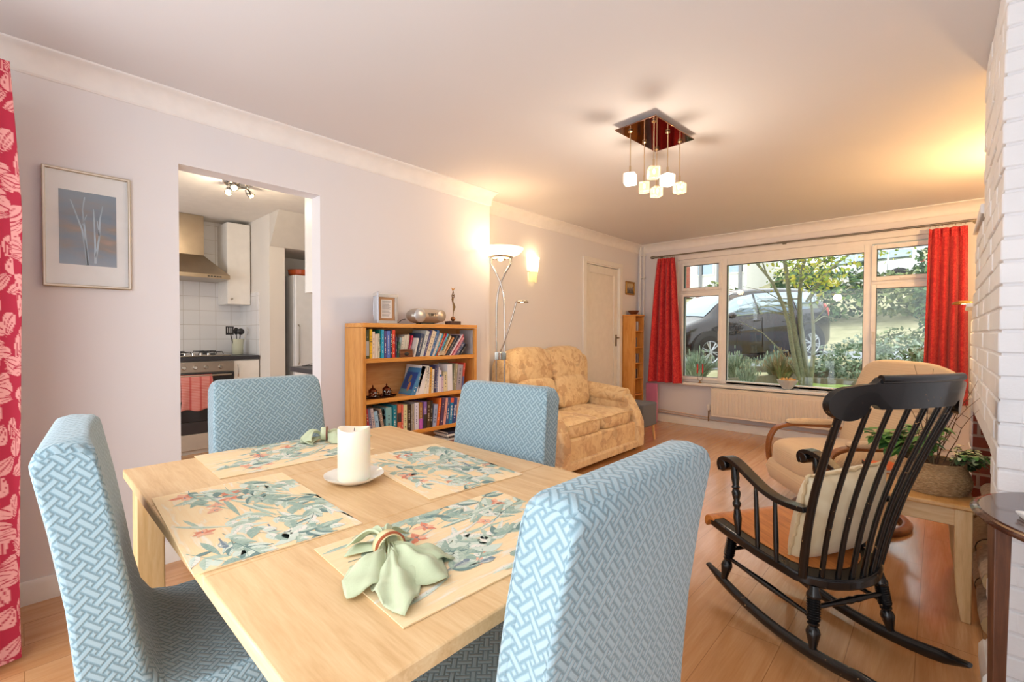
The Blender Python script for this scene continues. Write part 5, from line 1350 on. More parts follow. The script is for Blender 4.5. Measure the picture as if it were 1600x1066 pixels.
# wicker basket pot
bk_ = MB(); nu, rows_ = 72, 22
def bask(u, v):
    a = 2*pi*u; r = .108+.020*sin(pi*min(1, v*1.15+.08)); k = int(round(v*rows_*2)); r += .0035*cos(v*rows_*2*pi)+.0015*sin(a*30+v*60); return (r*cos(a), r*sin(a), .135*v)
bk_.grid(bask, nu*2, rows_*5)
t = NT('seagrass_weave'); n = t.noise(t.mapping(t.tc(), (40, 40, 260)), 1.6, 4, .6); t.bump(n, .6, .003)
SEAG = t.fin(t.ramp(n, [(.35, '#a8855c'), (.55, '#cda97c'), (.7, '#e2c69c')]), .85)
PX, PY = 2.885, 2.83
bs = bk_.build('plant_basket', SEAG, smooth=80); MB().lathe([(0, .001), (.104, .001), (.104, .0)], (0, 0, 0), 32).build('basket_base', SEAG, bs); MB().lathe([(.106, .115), (.0, .118)], (0, 0, 0), 24).build('potting_soil', plain('#6b4a2e', .95, bump=.5, scale=90), bs)
place(bs, (PX, PY, SZ+.001)); tag(bs, 'round woven seagrass basket pot on the oak side table', 'plant pot')
def leafmesh(mb, base, d, up, L_, Wd, fold=.25, droop=.3, mi=0, heart=True, seg=6, lobes=0):
    d = Vector(d).normalized(); up = Vector(up); sd_ = d.cross(up).normalized() if d.cross(up).length > 1e-4 else Vector((1, 0, 0)); u = sd_.cross(d)
    vs = []; base = Vector(base)
    for i in range(seg+1):
        q = i/seg; w = Wd*(sin(pi*min(1, q*.86+.14))**(.7 if heart else 1.1))*(1 if i < seg else 0)
        if lobes and i == 2: w *= 1.35
        if lobes and i == 3: w *= .62
        c = base+d*L_*q-Vector((0, 0, 1))*droop*L_*q*q
        vs += [c+sd_*w+u*fold*w, c, c-sd_*w+u*fold*w]
    fs = []
    for i in range(seg): a = 3*i; fs += [(a, a+1, a+4, a+3), (a+1, a+2, a+5, a+4)]
    mb.add(vs, fs, mi)
G1, G2, G3, VAR = plain('#5f9446', .45, name='leaf_green', var=.2, scale=8), plain('#82b255', .45, name='leaf_light_green', var=.2, scale=8), plain('#3d6f3a', .45, name='leaf_dark_green', var=.2, scale=8), plain('#d9e2b0', .5, name='leaf_cream_edge')
DGR = plain('#47603a', .5, name='ivy_green', var=.15)
STEM = plain('#6d5a3c', .7, name='stem_brown')
def foliage_plant(name, label, loc, kinds, n_st, spread, hgt, leafL, seed, direction=None, cat='plant', lobes=0, stemr=.0022):
    rn = random.Random(seed); lv, stm = MB(), MB()
    for k in range(n_st):
        a = rn.random()*6.28 if direction is None else direction+rn.uniform(-1.1, 1.1); r = spread*rn.uniform(.35, 1); hh = hgt*rn.uniform(.55, 1)
        P = [Vector((0, 0, 0))+Vector((r*cos(a)*q, r*sin(a)*q, hh*(q*1.6-.75*q*q))) for q in (0, .25, .5, .75, 1)]
        P = [p+Vector((rn.uniform(-.01, .01),)*2+(0,)) for p in P]; P[0] = Vector((rn.uniform(-.03, .03), rn.uniform(-.03, .03), -.02)); stm.tube(P, [stemr*1.2, stemr, stemr, stemr*.8, stemr*.5], 5)
        for p in P[1:]:
            for j in range(3):
                b = a+rn.uniform(-1.6, 1.6); d = Vector((cos(b), sin(b), rn.uniform(-.1, .5))); l = leafL*rn.uniform(.6, 1.1); leafmesh(lv, p+Vector((0, 0, rn.uniform(-.01, .01))), d, (0, 0, 1), l, l*rn.uniform(.27, .36), .25, rn.uniform(.2, .7), rn.randrange(len(kinds)), lobes=lobes)
    o = lv.build('foliage', kinds, None, smooth=60, weld=False); o.name = 'foliage'
    t_ = thing(name, label, cat, loc); o.parent = t_; s_ = stm.build('stems', STEM, t_); return t_
foliage_plant('leafy_plant', 'broad-leaved green plant spilling left over the oak side table', (PX-.085, PY+.05, SZ+.12), [G1, G2, G1, G3], 12, .16, .13, .075, 5, direction=2.3)
foliage_plant('upright_plant', 'small upright green plant in the middle of the basket', (PX-.02, PY+.0, SZ+.12), [G1, G2, G3], 8, .06, .20, .05, 6)
foliage_plant('ivy', 'variegated ivy trailing from the basket towards the fireplace', (PX+.06, PY+.01, SZ+.12), [DGR, DGR, G1, VAR], 16, .16, .075, .038, 8, direction=.35, lobes=1)
foliage_plant('ivy', 'dark ivy tuft standing before the red fireplace brick', (PX+.10, PY+.13, SZ+.085), [DGR, DGR, G3, VAR], 12, .09, .07, .036, 9, direction=.3, lobes=1)
tw = MB(); rn = random.Random(12)
for (tx, ty, tz) in ((3.03, 2.99, .98), (3.036, 2.99, .90), (3.03, 2.98, .845), (2.88, 2.85, 1.03), (2.82, 2.79, 1.05), (2.93, 2.93, .93), (2.99, 2.90, .93), (2.85, 2.84, .88), (2.79, 2.85, .90)):
    b = Vector((PX+rn.uniform(-.03, .03), PY+rn.uniform(-.03, .03), SZ+.10)); e = Vector((tx, ty, tz)); P = [b]
    for q in (.2, .4, .6, .8, 1): P.append(b.lerp(e, q)+Vector((rn.uniform(-.008, .008), rn.uniform(-.008, .008), .02*sin(pi*q))))
    tw.tube(P, [.0022, .002, .0018, .0014, .0011, .0007], 5)
    for i in (2, 3, 4): d = Vector((rn.uniform(-1, 1), rn.uniform(-1, 1), rn.uniform(.2, 1))).normalized()*rn.uniform(.03, .07); tw.tube([P[i], P[i]+d*.5+Vector((0, 0, .004)), P[i]+d], [.0012, .001, .0005], 4)
tag(tw.build('dry_twigs', plain('#5a3d28', .8, name='twig_bark')), 'bare brown twigs rising from the basket pot on the side table', 'twigs')
ob = thing('orange_book', 'flat orange book lying on the oak side table under the leaves', 'book', (2.70, 3.07, SZ+.0006), radians(28))
BX('cover', (-.065, -.09, 0), (.065, .09, .003), plain('#e8641f', .4), ob, .001); BX('pages', (-.063, -.088, .0031), (.06, .088, .0165), PAGE, ob, 0); BX('cover', (-.065, -.09, .0166), (.065, .09, .0196), plain('#e8641f', .4), ob, .001); BX('cover_spine', (-.067, -.09, 0), (-.0651, .09, .0196), plain('#3a2a24', .5), ob, 0)
tp = MB().lathe([(0, 0), (.028, 0), (.034, .055), (.0365, .055), (.0365, .066), (.031, .066), (.030, .05), (0, .048)], (0, 0, 0), 24).build('teal_pot', plain('#2aa0ae', .3, name='teal_glaze')); place(tp, (2.962, 3.03, SZ+.0006)); tag(tp, 'small teal glazed pot behind the basket on the side table', 'plant pot')

# ------------------------------------------------------------------ dark round table at the right edge
MAH = wood('mahogany', '#3a2018', '#4e2c20', '#63392a', 'x', 1.5, .18, .08, coat=.5); MAHL = wood('mahogany_leg', '#4a2c1e', '#5e3a28', '#74492f', 'z', 1.5, .3)
dt = thing('occasional_table', 'dark polished round occasional table at the right edge by the white bricks', 'table', (3.275, 1.79, 0)); R0 = .31
MB().lathe([(0, .70), (R0-.022, .70), (R0-.012, .703), (R0-.010, .708), (R0-.002, .711), (R0, .716), (R0-.006, .720), (R0-.014, .7215), (R0-.018, .7245), (0, .7245)], (0, 0, 0), 72).build('tabletop', MAH, dt, smooth=22)
MB().lathe([(R0-.09, .672), (R0-.085, .672), (R0-.085, .6995), (R0-.09, .6995)], (0, 0, 0), 48).build('apron', MAH, dt)
for k in range(4):
    a = radians(199+90*k); r = R0-.037; c = Vector((r*cos(a), r*sin(a), 0)); vs = []
    for z, w in ((0, .012), (.35, .0135), (.699, .017)):
        for q in range(4): b = a+pi/4+q*pi/2; vs.append((c.x+w*1.414*cos(b), c.y+w*1.414*sin(b), z))
    MB().add(vs, [(0, 1, 2, 3), (8, 9, 10, 11)]+[(i*4+k_, i*4+(k_+1) % 4, i*4+4+(k_+1) % 4, i*4+4+k_) for i in range(2) for k_ in range(4)]).build('leg', MAHL, dt, bevel=.002)
for k in range(3):
    o = BX('coaster', (-.045, -.045, 0), (.045, .045, .0055), plain('#f3f1ee', .5), None, .001); place(o, (3.105, 1.70, .7250+k*.0062), radians(10+k*9)); tag(o, ['bottom white coaster of the pile on the dark round table', 'middle white coaster of the pile on the dark round table', 'top white coaster of the pile on the dark round table'][k], 'coaster', 'white coasters')
# log pile and basket of kindling in the fireplace
BARK = plain('#a28b76', .9, name='log_bark', bump=1, scale=60, var=.2); LOGE = plain('#c9a678', .8, name='cut_log_end')
rn = random.Random(31)
k_ = 0
for yc in (2.66, 3.05, 3.44):
    for row in range(4):
        for c in range(3 if row % 2 == 0 else 2):
            r = .0475; z = .031+r+row*.084; x = 3.073+c*.097+(.0485 if row % 2 else 0); q = rn.uniform(.93, 1)
            o = MB().tube([(0, -.17*q, 0), (0, -.05, .0005), (0, .17*q, 0)], [r*q, r, r*q], 12, 0, caps=False).tube([(0, -.17*q-.001, 0), (0, -.17*q, 0)], r*.92, 12, 1).tube([(0, .17*q, 0), (0, .17*q+.001, 0)], r*.92, 12, 1).build('log', [BARK, LOGE], smooth=60)
            place(o, (x, yc, z)); tag(o, 'rough split log stacked inside the brick fireplace', 'log', 'logs stacked in the fireplace')

# ------------------------------------------------------------------ kitchen
WUNIT = plain('#f3efe8', .3, name='kitchen_unit_white'); WTOP = plain('#34343a', .35, name='charcoal_worktop', var=.15, scale=120)
o = BX('worktop', (-2.99, .30, .905), (-2.39, 1.741, .945), WTOP, None, .003); tag(o, 'charcoal worktop running along the kitchen back wall', 'worktop')
ov = thing('oven', 'steel built-under oven below the gas hob', 'oven', (-2.38, 1.2, 0))
BX('oven_body', (-.59, -.296, .10), (-.021, .296, .9045), plain('#8d8984', .4), ov, .002)
BX('control_panel', (-.02, -.296, .795), (.0, .296, .895), STEEL, ov, .003); BX('oven_door', (-.02, -.296, .315), (0, .296, .785), plain('#26252a', .08, name='oven_black_glass'), ov, .003)
BX('door_rail', (-.019, -.296, .2), (.001, .296, .312), plain('#38363a', .2), ov, .003); BX('plinth_drawer', (-.02, -.296, .04), (0, .296, .195), plain('#cfc8bd', .35, .3, name='steel_drawer'), ov, .003); BX('kick_plate', (-.06, -.296, 0), (-.03, .296, .1), WUNIT, ov, 0)
MB().tube([(.0, -.25, .765), (.035, -.25, .765)], .006, 8).tube([(.0, .25, .765), (.035, .25, .765)], .006, 8).tube([(.035, -.265, .765), (.035, .265, .765)], .008, 10).build('oven_handle', STEEL, ov)
for y in (-.22, -.13, -.04, .05, .175): MB().lathe([(0, 0), (.022, 0), (.020, .012), (.014, .022), (0, .022)], (0, y, .843), 20, ax='x').build('control_knob', CHROME, ov)
hb = thing('gas_hob', 'steel gas hob with black pan supports set on the kitchen worktop', 'hob', (-2.69, 1.2, .9455))
BX('hob_plate', (-.25, -.29, 0), (.25, .29, .012), STEEL, hb, .004)
for x in (-.12, .12):
    for y in (-.14, .14):
        MB().lathe([(0, .012), (.045, .012), (.045, .022), (.03, .028), (0, .028)], (x, y, 0), 20).build('burner', DARKM, hb)
        g_ = MB()
        for a in range(4): q = a*pi/2; g_.tube([(x+.022*cos(q), y+.022*sin(q), .042), (x+.1*cos(q), y+.1*sin(q), .042), (x+.112*cos(q), y+.112*sin(q), .013)], .004, 6)
        g_.tube([(x+.09*cos(k*pi/8), y+.09*sin(k*pi/8), .040) for k in range(17)], .003, 5, caps=False).build('pan_support', DARKM, hb)
for k in range(4): MB().lathe([(0, .012), (.016, .012), (.014, .034), (0, .034)], (.215, -.1+.065*k, 0), 16).build('hob_knob', CHROME, hb)
bu = thing('base_cabinet', 'white kitchen base cabinet right of the oven', 'cabinet', (-2.40, 1.62, 0)); BX('cabinet_body', (-.58, -.12, .10), (-.02, .12, .904), WUNIT, bu, .002)
d_ = BX('cabinet_door', (-.0195, -.119, .12), (.0, .119, .895), WUNIT, bu, .004); MB().tube([(0, -.085, .85), (.022, -.085, .85), (.028, -.085, .83), (.028, -.085, .76), (.022, -.085, .735), (0, -.085, .735)], .006, 8).build('handle', CHROME, d_)
BX('kick_plate', (-.06, -.12, 0), (-.04, .12, .1), WUNIT, bu, 0)
b2 = thing('base_cabinet', 'white kitchen base cabinet left of the oven', 'cabinet', (-2.40, .60, 0)); BX('cabinet_body', (-.58, -.298, .10), (-.02, .298, .904), WUNIT, b2, .002); BX('cabinet_door', (-.0195, -.297, .12), (0, .297, .895), WUNIT, b2, .004)
tw_ = MB()
def towel(u, v):
    y = 1.03+.26*u; s = v*2-1; z = .775-.34*abs(s)**1.0*(1 if s > 0 else .75)+.01*sin(u*9)*abs(s); x = -2.345+(.011+.006*sin(u*13+s)*abs(s))*(1 if s > 0 else -1)*min(1, abs(s)*8)+.0
    return (x, y+.012*sin(s*3), z)
tw_.grid(towel, 30, 40)
t = NT('red_striped_towel'); sp = t.sep(t.tc()); st1 = t.math('GREATER_THAN', t.math('SINE', t.math('MULTIPLY', sp[2], 420)), .1); st2 = t.math('GREATER_THAN', t.math('SINE', t.math('MULTIPLY', sp[1], 75)), .8)
c = t.mix(t.math('MULTIPLY', st1, .5), '#d97f78', '#ecc0b8'); c = t.mix(t.math('MULTIPLY', st2, .7), c, '#c3403f'); o = tw_.build('tea_towel', t.fin(c, .9), smooth=80, solid=.003)
tag(o, 'red striped tea towel hung over the oven handle', 'towel')
# cooker hood
hdd = thing('cooker_hood', 'stainless steel chimney cooker hood over the hob', 'cooker hood', (-2.999+.007, 1.2, 0))
BRS = metalmat('hood_steel', '#b3a48f', .28)
BX('flue', (.0, -.14, 1.985), (.26, .125, 2.398), BRS, hdd, .003)
mb = MB(); vs = [(0, -.30, 1.735), (.49, -.30, 1.735), (.49, .30, 1.735), (0, .30, 1.735), (0, -.30, 1.775), (.49, -.30, 1.775), (.49, .30, 1.775), (0, .30, 1.775), (0, -.14, 1.984), (.26, -.14, 1.984), (.26, .125, 1.984), (0, .125, 1.984)]
mb.add(vs, [(3, 2, 1, 0), (0, 1, 5, 4), (1, 2, 6, 5), (2, 3, 7, 6), (3, 0, 4, 7), (4, 5, 9, 8), (5, 6, 10, 9), (6, 7, 11, 10), (7, 4, 8, 11), (8, 9, 10, 11)]).build('canopy', BRS, hdd, bevel=.002)
mb = MB()
for k in range(5): mb.box((.4901, .10+k*.026, 1.75), (.493, .118+k*.026, 1.76))
mb.build('hood_buttons', DARKM, hdd)
wc = thing('wall_cabinet', 'narrow white wall cabinet right of the cooker hood', 'cabinet', (-2.991, 1.63, 0)); BX('cabinet_body', (0, -.115, 1.49), (.32, .108, 2.36), WUNIT, wc, .002); d_ = BX('cabinet_door', (.3205, -.115, 1.49), (.34, .108, 2.36), WUNIT, wc, .004)
MB().lathe([(0, 0), (.006, 0), (.006, .012), (.013, .018), (.012, .026), (0, .028)], (.34, -.08, 1.545), 16, ax='x').build('knob', CHROME, d_)
jr = MB().lathe([(0, 0), (.045, 0), (.052, .01), (.056, .165), (.059, .17), (.052, .17), (.048, .02), (0, .015)], (0, 0, 0), 28).build('utensil_jar', plain('#dfe0c6', .3, name='cream_stoneware')); place(jr, (-2.72, 1.63, .9455)); tag(jr, 'cream stoneware jar full of black kitchen utensils', 'jar')
def uten(name, label, dx, dy, lean, head):
    mb = MB().tube([(0, 0, .03), (lean[0]*.5, lean[1]*.5, .13), (lean[0], lean[1], .22)], .005, 6); hx_, hy_ = lean[0]*1.25, lean[1]*1.25
    if head == 'turner':
        for k in range(4): mb.box((hx_-.002, hy_-.036+k*.0205, .23), (hx_+.002, hy_-.022+k*.0205, .30))
        mb.box((hx_-.002, hy_-.036, .215), (hx_+.002, hy_+.0395, .235)).box((hx_-.002, hy_-.036, .295), (hx_+.002, hy_+.0395, .305))
    if head == 'ladle': mb.ball((hx_, hy_, .25), (.02, .036, .036), 14)
    if head == 'spoon': mb.ball((hx_, hy_, .255), (.008, .026, .04), 14)
    if head == 'whisk':
        for k in range(5): a = k*pi/5; mb.tube([(hx_+.022*sin(pi*q/10)*cos(a+(0)), hy_+.022*sin(pi*q/10)*sin(a), .21+.09*q/10) for q in range(11)], .0012, 4)
    o = mb.build(name, DARKM if head != 'whisk' else CHROME); place(o, (-2.72+dx, 1.63+dy, .9455)); tag(o, label, 'utensil', 'kitchen utensils in the jar')
uten('slotted_turner', 'black slotted turner standing leftmost in the cream jar', 0, -.03, (.02, -.045), 'turner'); uten('ladle', 'black ladle standing at the centre of the cream jar', .02, 0, (.03, .01), 'ladle'); uten('serving_spoon', 'black serving spoon at the back of the cream jar', -.02, .0, (-.01, -.005), 'spoon'); uten('whisk', 'wire whisk standing rightmost in the cream jar', .01, .03, (.02, .04), 'whisk')
fg = thing('fridge_freezer', 'tall silver white fridge freezer in the kitchen recess', 'fridge', (-2.15, 2.28, 0)); FM = plain('#e3e4e6', .22, .0, name='fridge_enamel')
BX('fridge_body', (-.55, -.285, .02), (-.001, .285, 1.80), FM, fg, .006); BX('freezer_door', (0, -.285, .04), (.05, .285, .70), FM, fg, .014); d_ = BX('fridge_door', (0, -.285, .71), (.05, .285, 1.80), FM, fg, .014); MB().tube([(.05, -.25, .85), (.075, -.25, .87), (.075, -.25, 1.25), (.05, -.25, 1.27)], .008, 8).build('handle', STEEL, d_)
dsh = MB().lathe([(0, 0), (.10, 0), (.125, .02), (.13, .065), (.135, .07), (.12, .07), (.115, .02), (0, .012)], (0, 0, 0), 28).build('casserole_dish', plain('#b5501f', .25, name='amber_glaze')); place(dsh, (-2.28, 2.13, 1.8005)); tag(dsh, 'amber glazed dish on top of the fridge freezer', 'dish')
pc = thing('peninsula_cabinet', 'white kitchen cabinet just inside the opening on the right', 'cabinet', (-.13, 0, 0)); BX('cabinet_body', (-.80, 1.52, .1), (-.0, 2.6, .87), WUNIT, pc, .003); BX('kick_plate', (-.78, 1.56, 0), (-.0, 2.6, .0995), WUNIT, pc, 0)
o = BX('worktop', (-.97, 1.50, .871), (-.125, 2.62, .911), WTOP, None, .003); tag(o, 'charcoal worktop end just inside the kitchen opening', 'worktop')
mb = MB()
for k in range(6): mb.tube([(-.93+.0*k, 1.60+.05*k, .914), (-.70, 1.60+.05*k, .955), (-.45, 1.60+.05*k, .955)], .0025, 5)
mb.tube([(-.45, 1.58, .955), (-.45, 1.87, .955)], .003, 5).tube([(-.70, 1.58, .955), (-.70, 1.87, .955)], .003, 5).tube([(-.93, 1.58, .914), (-.93, 1.87, .914)], .003, 5).tube([(-.45, 1.6, .955), (-.45, 1.6, .912)], .003, 5).tube([(-.45, 1.85, .955), (-.45, 1.85, .912)], .003, 5)
tag(mb.build('wire_rack', DARKM), 'black wire rack on the worktop inside the kitchen opening', 'rack')
o = BX('chopping_board', (-.95, 2.1, .9115), (-.65, 2.35, .935), plain('#e6dc9a', .5), None, .006); tag(o, 'pale yellow board behind the wire rack in the kitchen', 'board')
wc2 = thing('wall_cabinet', 'white wall cabinet end inside the right side of the opening', 'cabinet', (-.122, 0, 0)); BX('cabinet_body', (-.108, 1.322, 1.455), (0, 2.4, 2.10), WUNIT, wc2, .003); BX('cabinet_door', (-.128, 1.322, 1.455), (-.109, 2.4, 2.10), WUNIT, wc2, .003)
ks = thing('spotlight_bar', 'three-headed chrome spotlight on the kitchen ceiling', 'ceiling light', (-1.27, 1.22, 2.40), radians(20))
MB().lathe([(0, -.001), (.10, -.001), (.105, -.012), (.095, -.022), (0, -.024)], (0, 0, 0), 36).build('ceiling_plate', CHROME, ks, smooth=50)
HB = emis('lit_spot_bulb', '#ffdca0', 30)
for k, (a, dr_) in enumerate([(200, (.55, -.45, -.7)), (320, (.3, -.8, -.5)), (85, (.5, .35, -.75))]):
    a = radians(a); c = Vector((.08*cos(a), .08*sin(a), 0)); e = c+Vector((0, 0, -.055)); d = Vector(dr_).normalized(); q = d.to_track_quat('Z', 'Y').to_matrix()
    s_ = MB().tube([c+Vector((0, 0, -.02)), e], .006, 8).lathe([(0, -.02), (.014, -.02), (.022, .0), (.028, .045), (.025, .045), (.018, .0)], e, 20, R=q).build('spot_head', CHROME, ks, smooth=50)
    MB().ball(e+d*.035, .018, 12).build('spot_bulb', HB, s_)
    spot('kitchen_spot', Vector((-1.27, 1.22, 2.40))+Matrix.Rotation(radians(20), 3, 'Z') @ (e+d*.07), Vector((-1.27, 1.22, 2.40))+Matrix.Rotation(radians(20), 3, 'Z') @ (e+d), 9, 120, (1, .76, .48))
point('kitchen_spot_glow', (-1.2, 1.2, 2.22), 9, (1, .80, .56), .05)
# ------------------------------------------------------------------ outside: sloping front garden and drive
def sm(a, b, x): t_ = max(0, min(1, (x-a)/(b-a))); return t_*t_*(3-2*t_)
def gz(x, y):
    near = .34+.14*sm(6.2, 7.4, y); far = .50+.07*(y-9.2)+.055*(x+.4)+.05*max(0, x-1.5)
    z = near+(far-near)*sm(7.9, 8.8, y)
    if y > 12.5: z += .13*(y-12.5)
    return z
def ground_piece(name, x0, x1, y0, y1, nx, ny, mat, lift=0.0, wob=.015):
    rn = random.Random(8); mb = MB(); mb.grid(lambda u, v: (x0+(x1-x0)*u, y0+(y1-y0)*v, gz(x0+(x1-x0)*u, y0+(y1-y0)*v)+lift+rn.uniform(-wob, wob)), nx, ny)
    return mb.build(name, mat, smooth=80)
def grass_mat(name, a, b, c):
    t = NT(name); n = t.noise(t.tc(), 2.2, 4, .65); n2 = t.noise(t.tc(), 60, 3); t.bump(n2, .8, .02)
    return t.fin(t.ramp(t.math('ADD', t.math('MULTIPLY', n, .7), t.math('MULTIPLY', n2, .3)), [(.35, a), (.5, b), (.65, c)]), .95)
o = ground_piece('garden_ground', -30, 30, 6.16, 45, 60, 70, grass_mat('winter_grass', '#a8a47c', '#c2bd92', '#d8cfae')); struct(o); o.name = 'ground'
o = ground_piece('lawn', .9, 6, 6.2, 7.55, 30, 14, grass_mat('moss_lawn', '#7f9a45', '#a3bf62', '#c4d07f'), .02); struct(o)
o = ground_piece('driveway', -8, 30, 9.0, 12.6, 60, 14, plain('#b9bec4', .9, name='tarmac', bump=.6, scale=60, var=.08), .012, .002); struct(o)
TIMB = plain('#8e8678', .9, name='weathered_timber', bump=.5, scale=30, var=.15)
def rail(p0, p1, label, h=.13, w=.05):
    p0, p1 = Vector(p0), Vector(p1); mb = MB(); mb.sweep([p0, p0.lerp(p1, .5), p1], [(-w/2, -h/2), (w/2, -h/2), (w/2, h/2), (-w/2, h/2)]); o = mb.build('timber_edging', TIMB, bevel=.006); return tag(o, label, 'garden edging', 'timber edging boards')
rail((.75, 6.75, .50), (1.75, 7.95, .60), 'weathered timber board edging the flower bed left of the tree'); rail((1.30, 7.62, .50), (3.4, 7.60, .56), 'weathered timber board behind the lawn right of the tree')
rail((.6, 8.2, .60), (2.1, 8.6, .68), 'timber board at the grass verge beside the dark car', .10)
HOUSEW = plain('#f3f3f4', .8, name='white_render'); REDT = plain('#a05a48', .8)

# ------------------------------------------------------------------ cars
TYRE = plain('#1d1d20', .8); ALLOY = metalmat('alloy', '#c9ccd0', .3); CGL = plain('#aebcc6', .06, .85, name='car_glass', var=.02)
def make_car(name, label, paint, loc, rz, pitch):
    t_ = thing(name, label, 'car', loc); t_.rotation_euler = (0, pitch, rz)
    ST = [(-1.96, .38, .80, .86, .62, .50), (-1.92, .28, .98, 1.10, .78, .60), (-1.80, .24, 1.02, 1.38, .83, .62), (-1.5, .22, 1.02, 1.49, .85, .63), (-.8, .21, 1.0, 1.53, .86, .64), (0, .21, .97, 1.525, .86, .64), (.45, .21, .955, 1.45, .86, .62),
          (.85, .21, .94, 1.24, .85, .62), (1.18, .21, .92, .99, .84, .62), (1.5, .22, .85, .90, .82, .58), (1.78, .26, .72, .76, .76, .5), (1.93, .32, .58, .60, .66, .42), (1.98, .40, .50, .51, .58, .4)]
    def sec(s):
        x, b, be, tp, w, rw = s
        return [(x, w*.92, b), (x, w*.985, b+.10), (x, w, (b+be)/2), (x, w*.985, be-.06), (x, w*.955, be), (x, rw+(w*.955-rw)*.12, tp-(tp-be)*.14), (x, rw*.9, tp-.012), (x, rw*.5, tp+.012), (x, 0, tp+.02)]
    mb = MB(); vs = []
    for s in ST:
        q = sec(s); vs += q+[(a, -b, c) for a, b, c in q[::-1][1:]]
    n = 17; m = len(ST); mb.add(vs, [tuple(range(n)), tuple(range((m-1)*n, m*n))]+[(i*n+k, i*n+k+1, (i+1)*n+k+1, (i+1)*n+k) for i in range(m-1) for k in range(n-1)]+[(i*n+n-1, i*n, (i+1)*n, (i+1)*n+n-1) for i in range(m-1)])
    b_ = mb.build('body', paint, t_, smooth=50)
    def interp(x):
        for a, c in zip(ST, ST[1:]):
            if a[0] <= x <= c[0]: k = (x-a[0])/(c[0]-a[0]); return tuple(a[i]+(c[i]-a[i])*k for i in range(6))
    for (xa, xb, top) in ((-1.62, -.98, .9), (-.93, .0, .92), (.05, .82, .9)):
        for sgn in (1, -1):
            mb = MB(); vs = []; N = 10
            for k in range(N+1):
                x = xa+(xb-xa)*k/N; q = sec(interp(x)); p, r = Vector(q[4]), Vector(q[5]); lo = p.lerp(r, .06); hi = p.lerp(r, .93)
                if xb > .5: hi = p.lerp(r, max(.1, .93-.0*k))
                for v in (lo, hi): vs.append((v.x, (v.y+.006)*sgn, v.z+.002))
            mb.add(vs, [(2*k, 2*k+1, 2*k+3, 2*k+2) for k in range(N)]).build('side_window', CGL, t_, solid=.004)
    def top_glass(nm, xa, xb, wf):
        mb = MB(); vs = []; N = 8
        for k in range(N+1):
            x = xa+(xb-xa)*k/N; s = interp(x)
            for j in range(-4, 5): y = s[5]*wf*j/4; vs.append((x+.004, y, s[3]+.024-.03*(abs(j)/4)**2))
        mb.add(vs, [(k*9+j, k*9+j+1, k*9+j+10, k*9+j+9) for k in range(N) for j in range(8)]).build(nm, CGL, t_, solid=.004)
    top_glass('windscreen', .42, 1.15, .93); top_glass('rear_window', -1.90, -1.70, .9)
    for x in (1.28, -1.28):
        for sgn in (1, -1):
            MB().lathe([(0, .60), (.375, .60), (.385, .862), (.36, .866), (0, .864)], (x, 0, .345), 36, ax='y').build('wheel_arch', DARKM, t_) if sgn > 0 else MB().lathe([(0, -.60), (.375, -.60), (.385, -.862), (.36, -.866), (0, -.864)], (x, 0, .345), 36, ax='y').build('wheel_arch', DARKM, t_)
            w_ = MB().lathe([(0, .66*sgn), (.30, .66*sgn), (.318, .69*sgn), (.318, .855*sgn), (.30, .880*sgn), (.215, .880*sgn), (.21, .85*sgn), (0, .85*sgn)], (x, 0, .318), 40, ax='y').build('wheel', TYRE, t_, smooth=40)
            mb = MB().lathe([(.195, .875*sgn), (.213, .885*sgn), (.213, .868*sgn), (.195, .868*sgn), (.195, .875*sgn)], (x, 0, .318), 36, ax='y').lathe([(0, .888*sgn), (.04, .885*sgn), (.045, .87*sgn), (0, .87*sgn)], (x, 0, .318), 20, ax='y')
            for k in range(6):
                a = k*pi/3+.3
                for da in (-.16, .16):
                    mb.tube([(x+.03*cos(a), .882*sgn, .318+.03*sin(a)), (x+.20*cos(a+da), .878*sgn, .318+.20*sin(a+da))], [.017, .012], 6)
            mb.build('rim', ALLOY, w_, smooth=40)
    for sgn in (1, -1):
        MB().ball((.78, .93*sgn, 1.0), (.07, .09, .065), 14).build('door_mirror', paint, t_)
        for x in (-.75, .12): MB().box((x-.1, .862*sgn-.012, .855), (x+.06, .862*sgn+.012, .885)).build('door_handle', paint, t_, bevel=.006)
        MB().ball((1.72, .58*sgn, .69), (.2, .17, .085), 16).build('headlight', plain('#dfe6ea', .1, .3), t_); MB().ball((-1.86, .68*sgn, .95), (.09, .13, .2), 14).build('tail_light', plain('#c2574a', .2), t_)
        sl = MB()
        for x in (.86, -.02, -.95): sl.box((x-.004, .863*sgn-.003, .32), (x+.004, .863*sgn+.003, .93))
        sl.build('door_gap', DARKM, t_, smooth=None)
    return t_
DP = plain('#1f181d', .22, .5, name='dark_aubergine_paint', Coat_Weight=1.0)
_c = make_car('hatchback_car', 'dark aubergine hatchback parked on the slope outside the window', DP, (-.44, 10.69, .595), radians(-120.2), radians(3.6))
make_car('hatchback_car', 'white car parked far up the slope behind the branches', plain('#eef1f4', .25, 0, name='white_car_paint', Coat_Weight=.6), (.6, 22.6, gz(.6, 22.6)+.05), radians(176), 0)

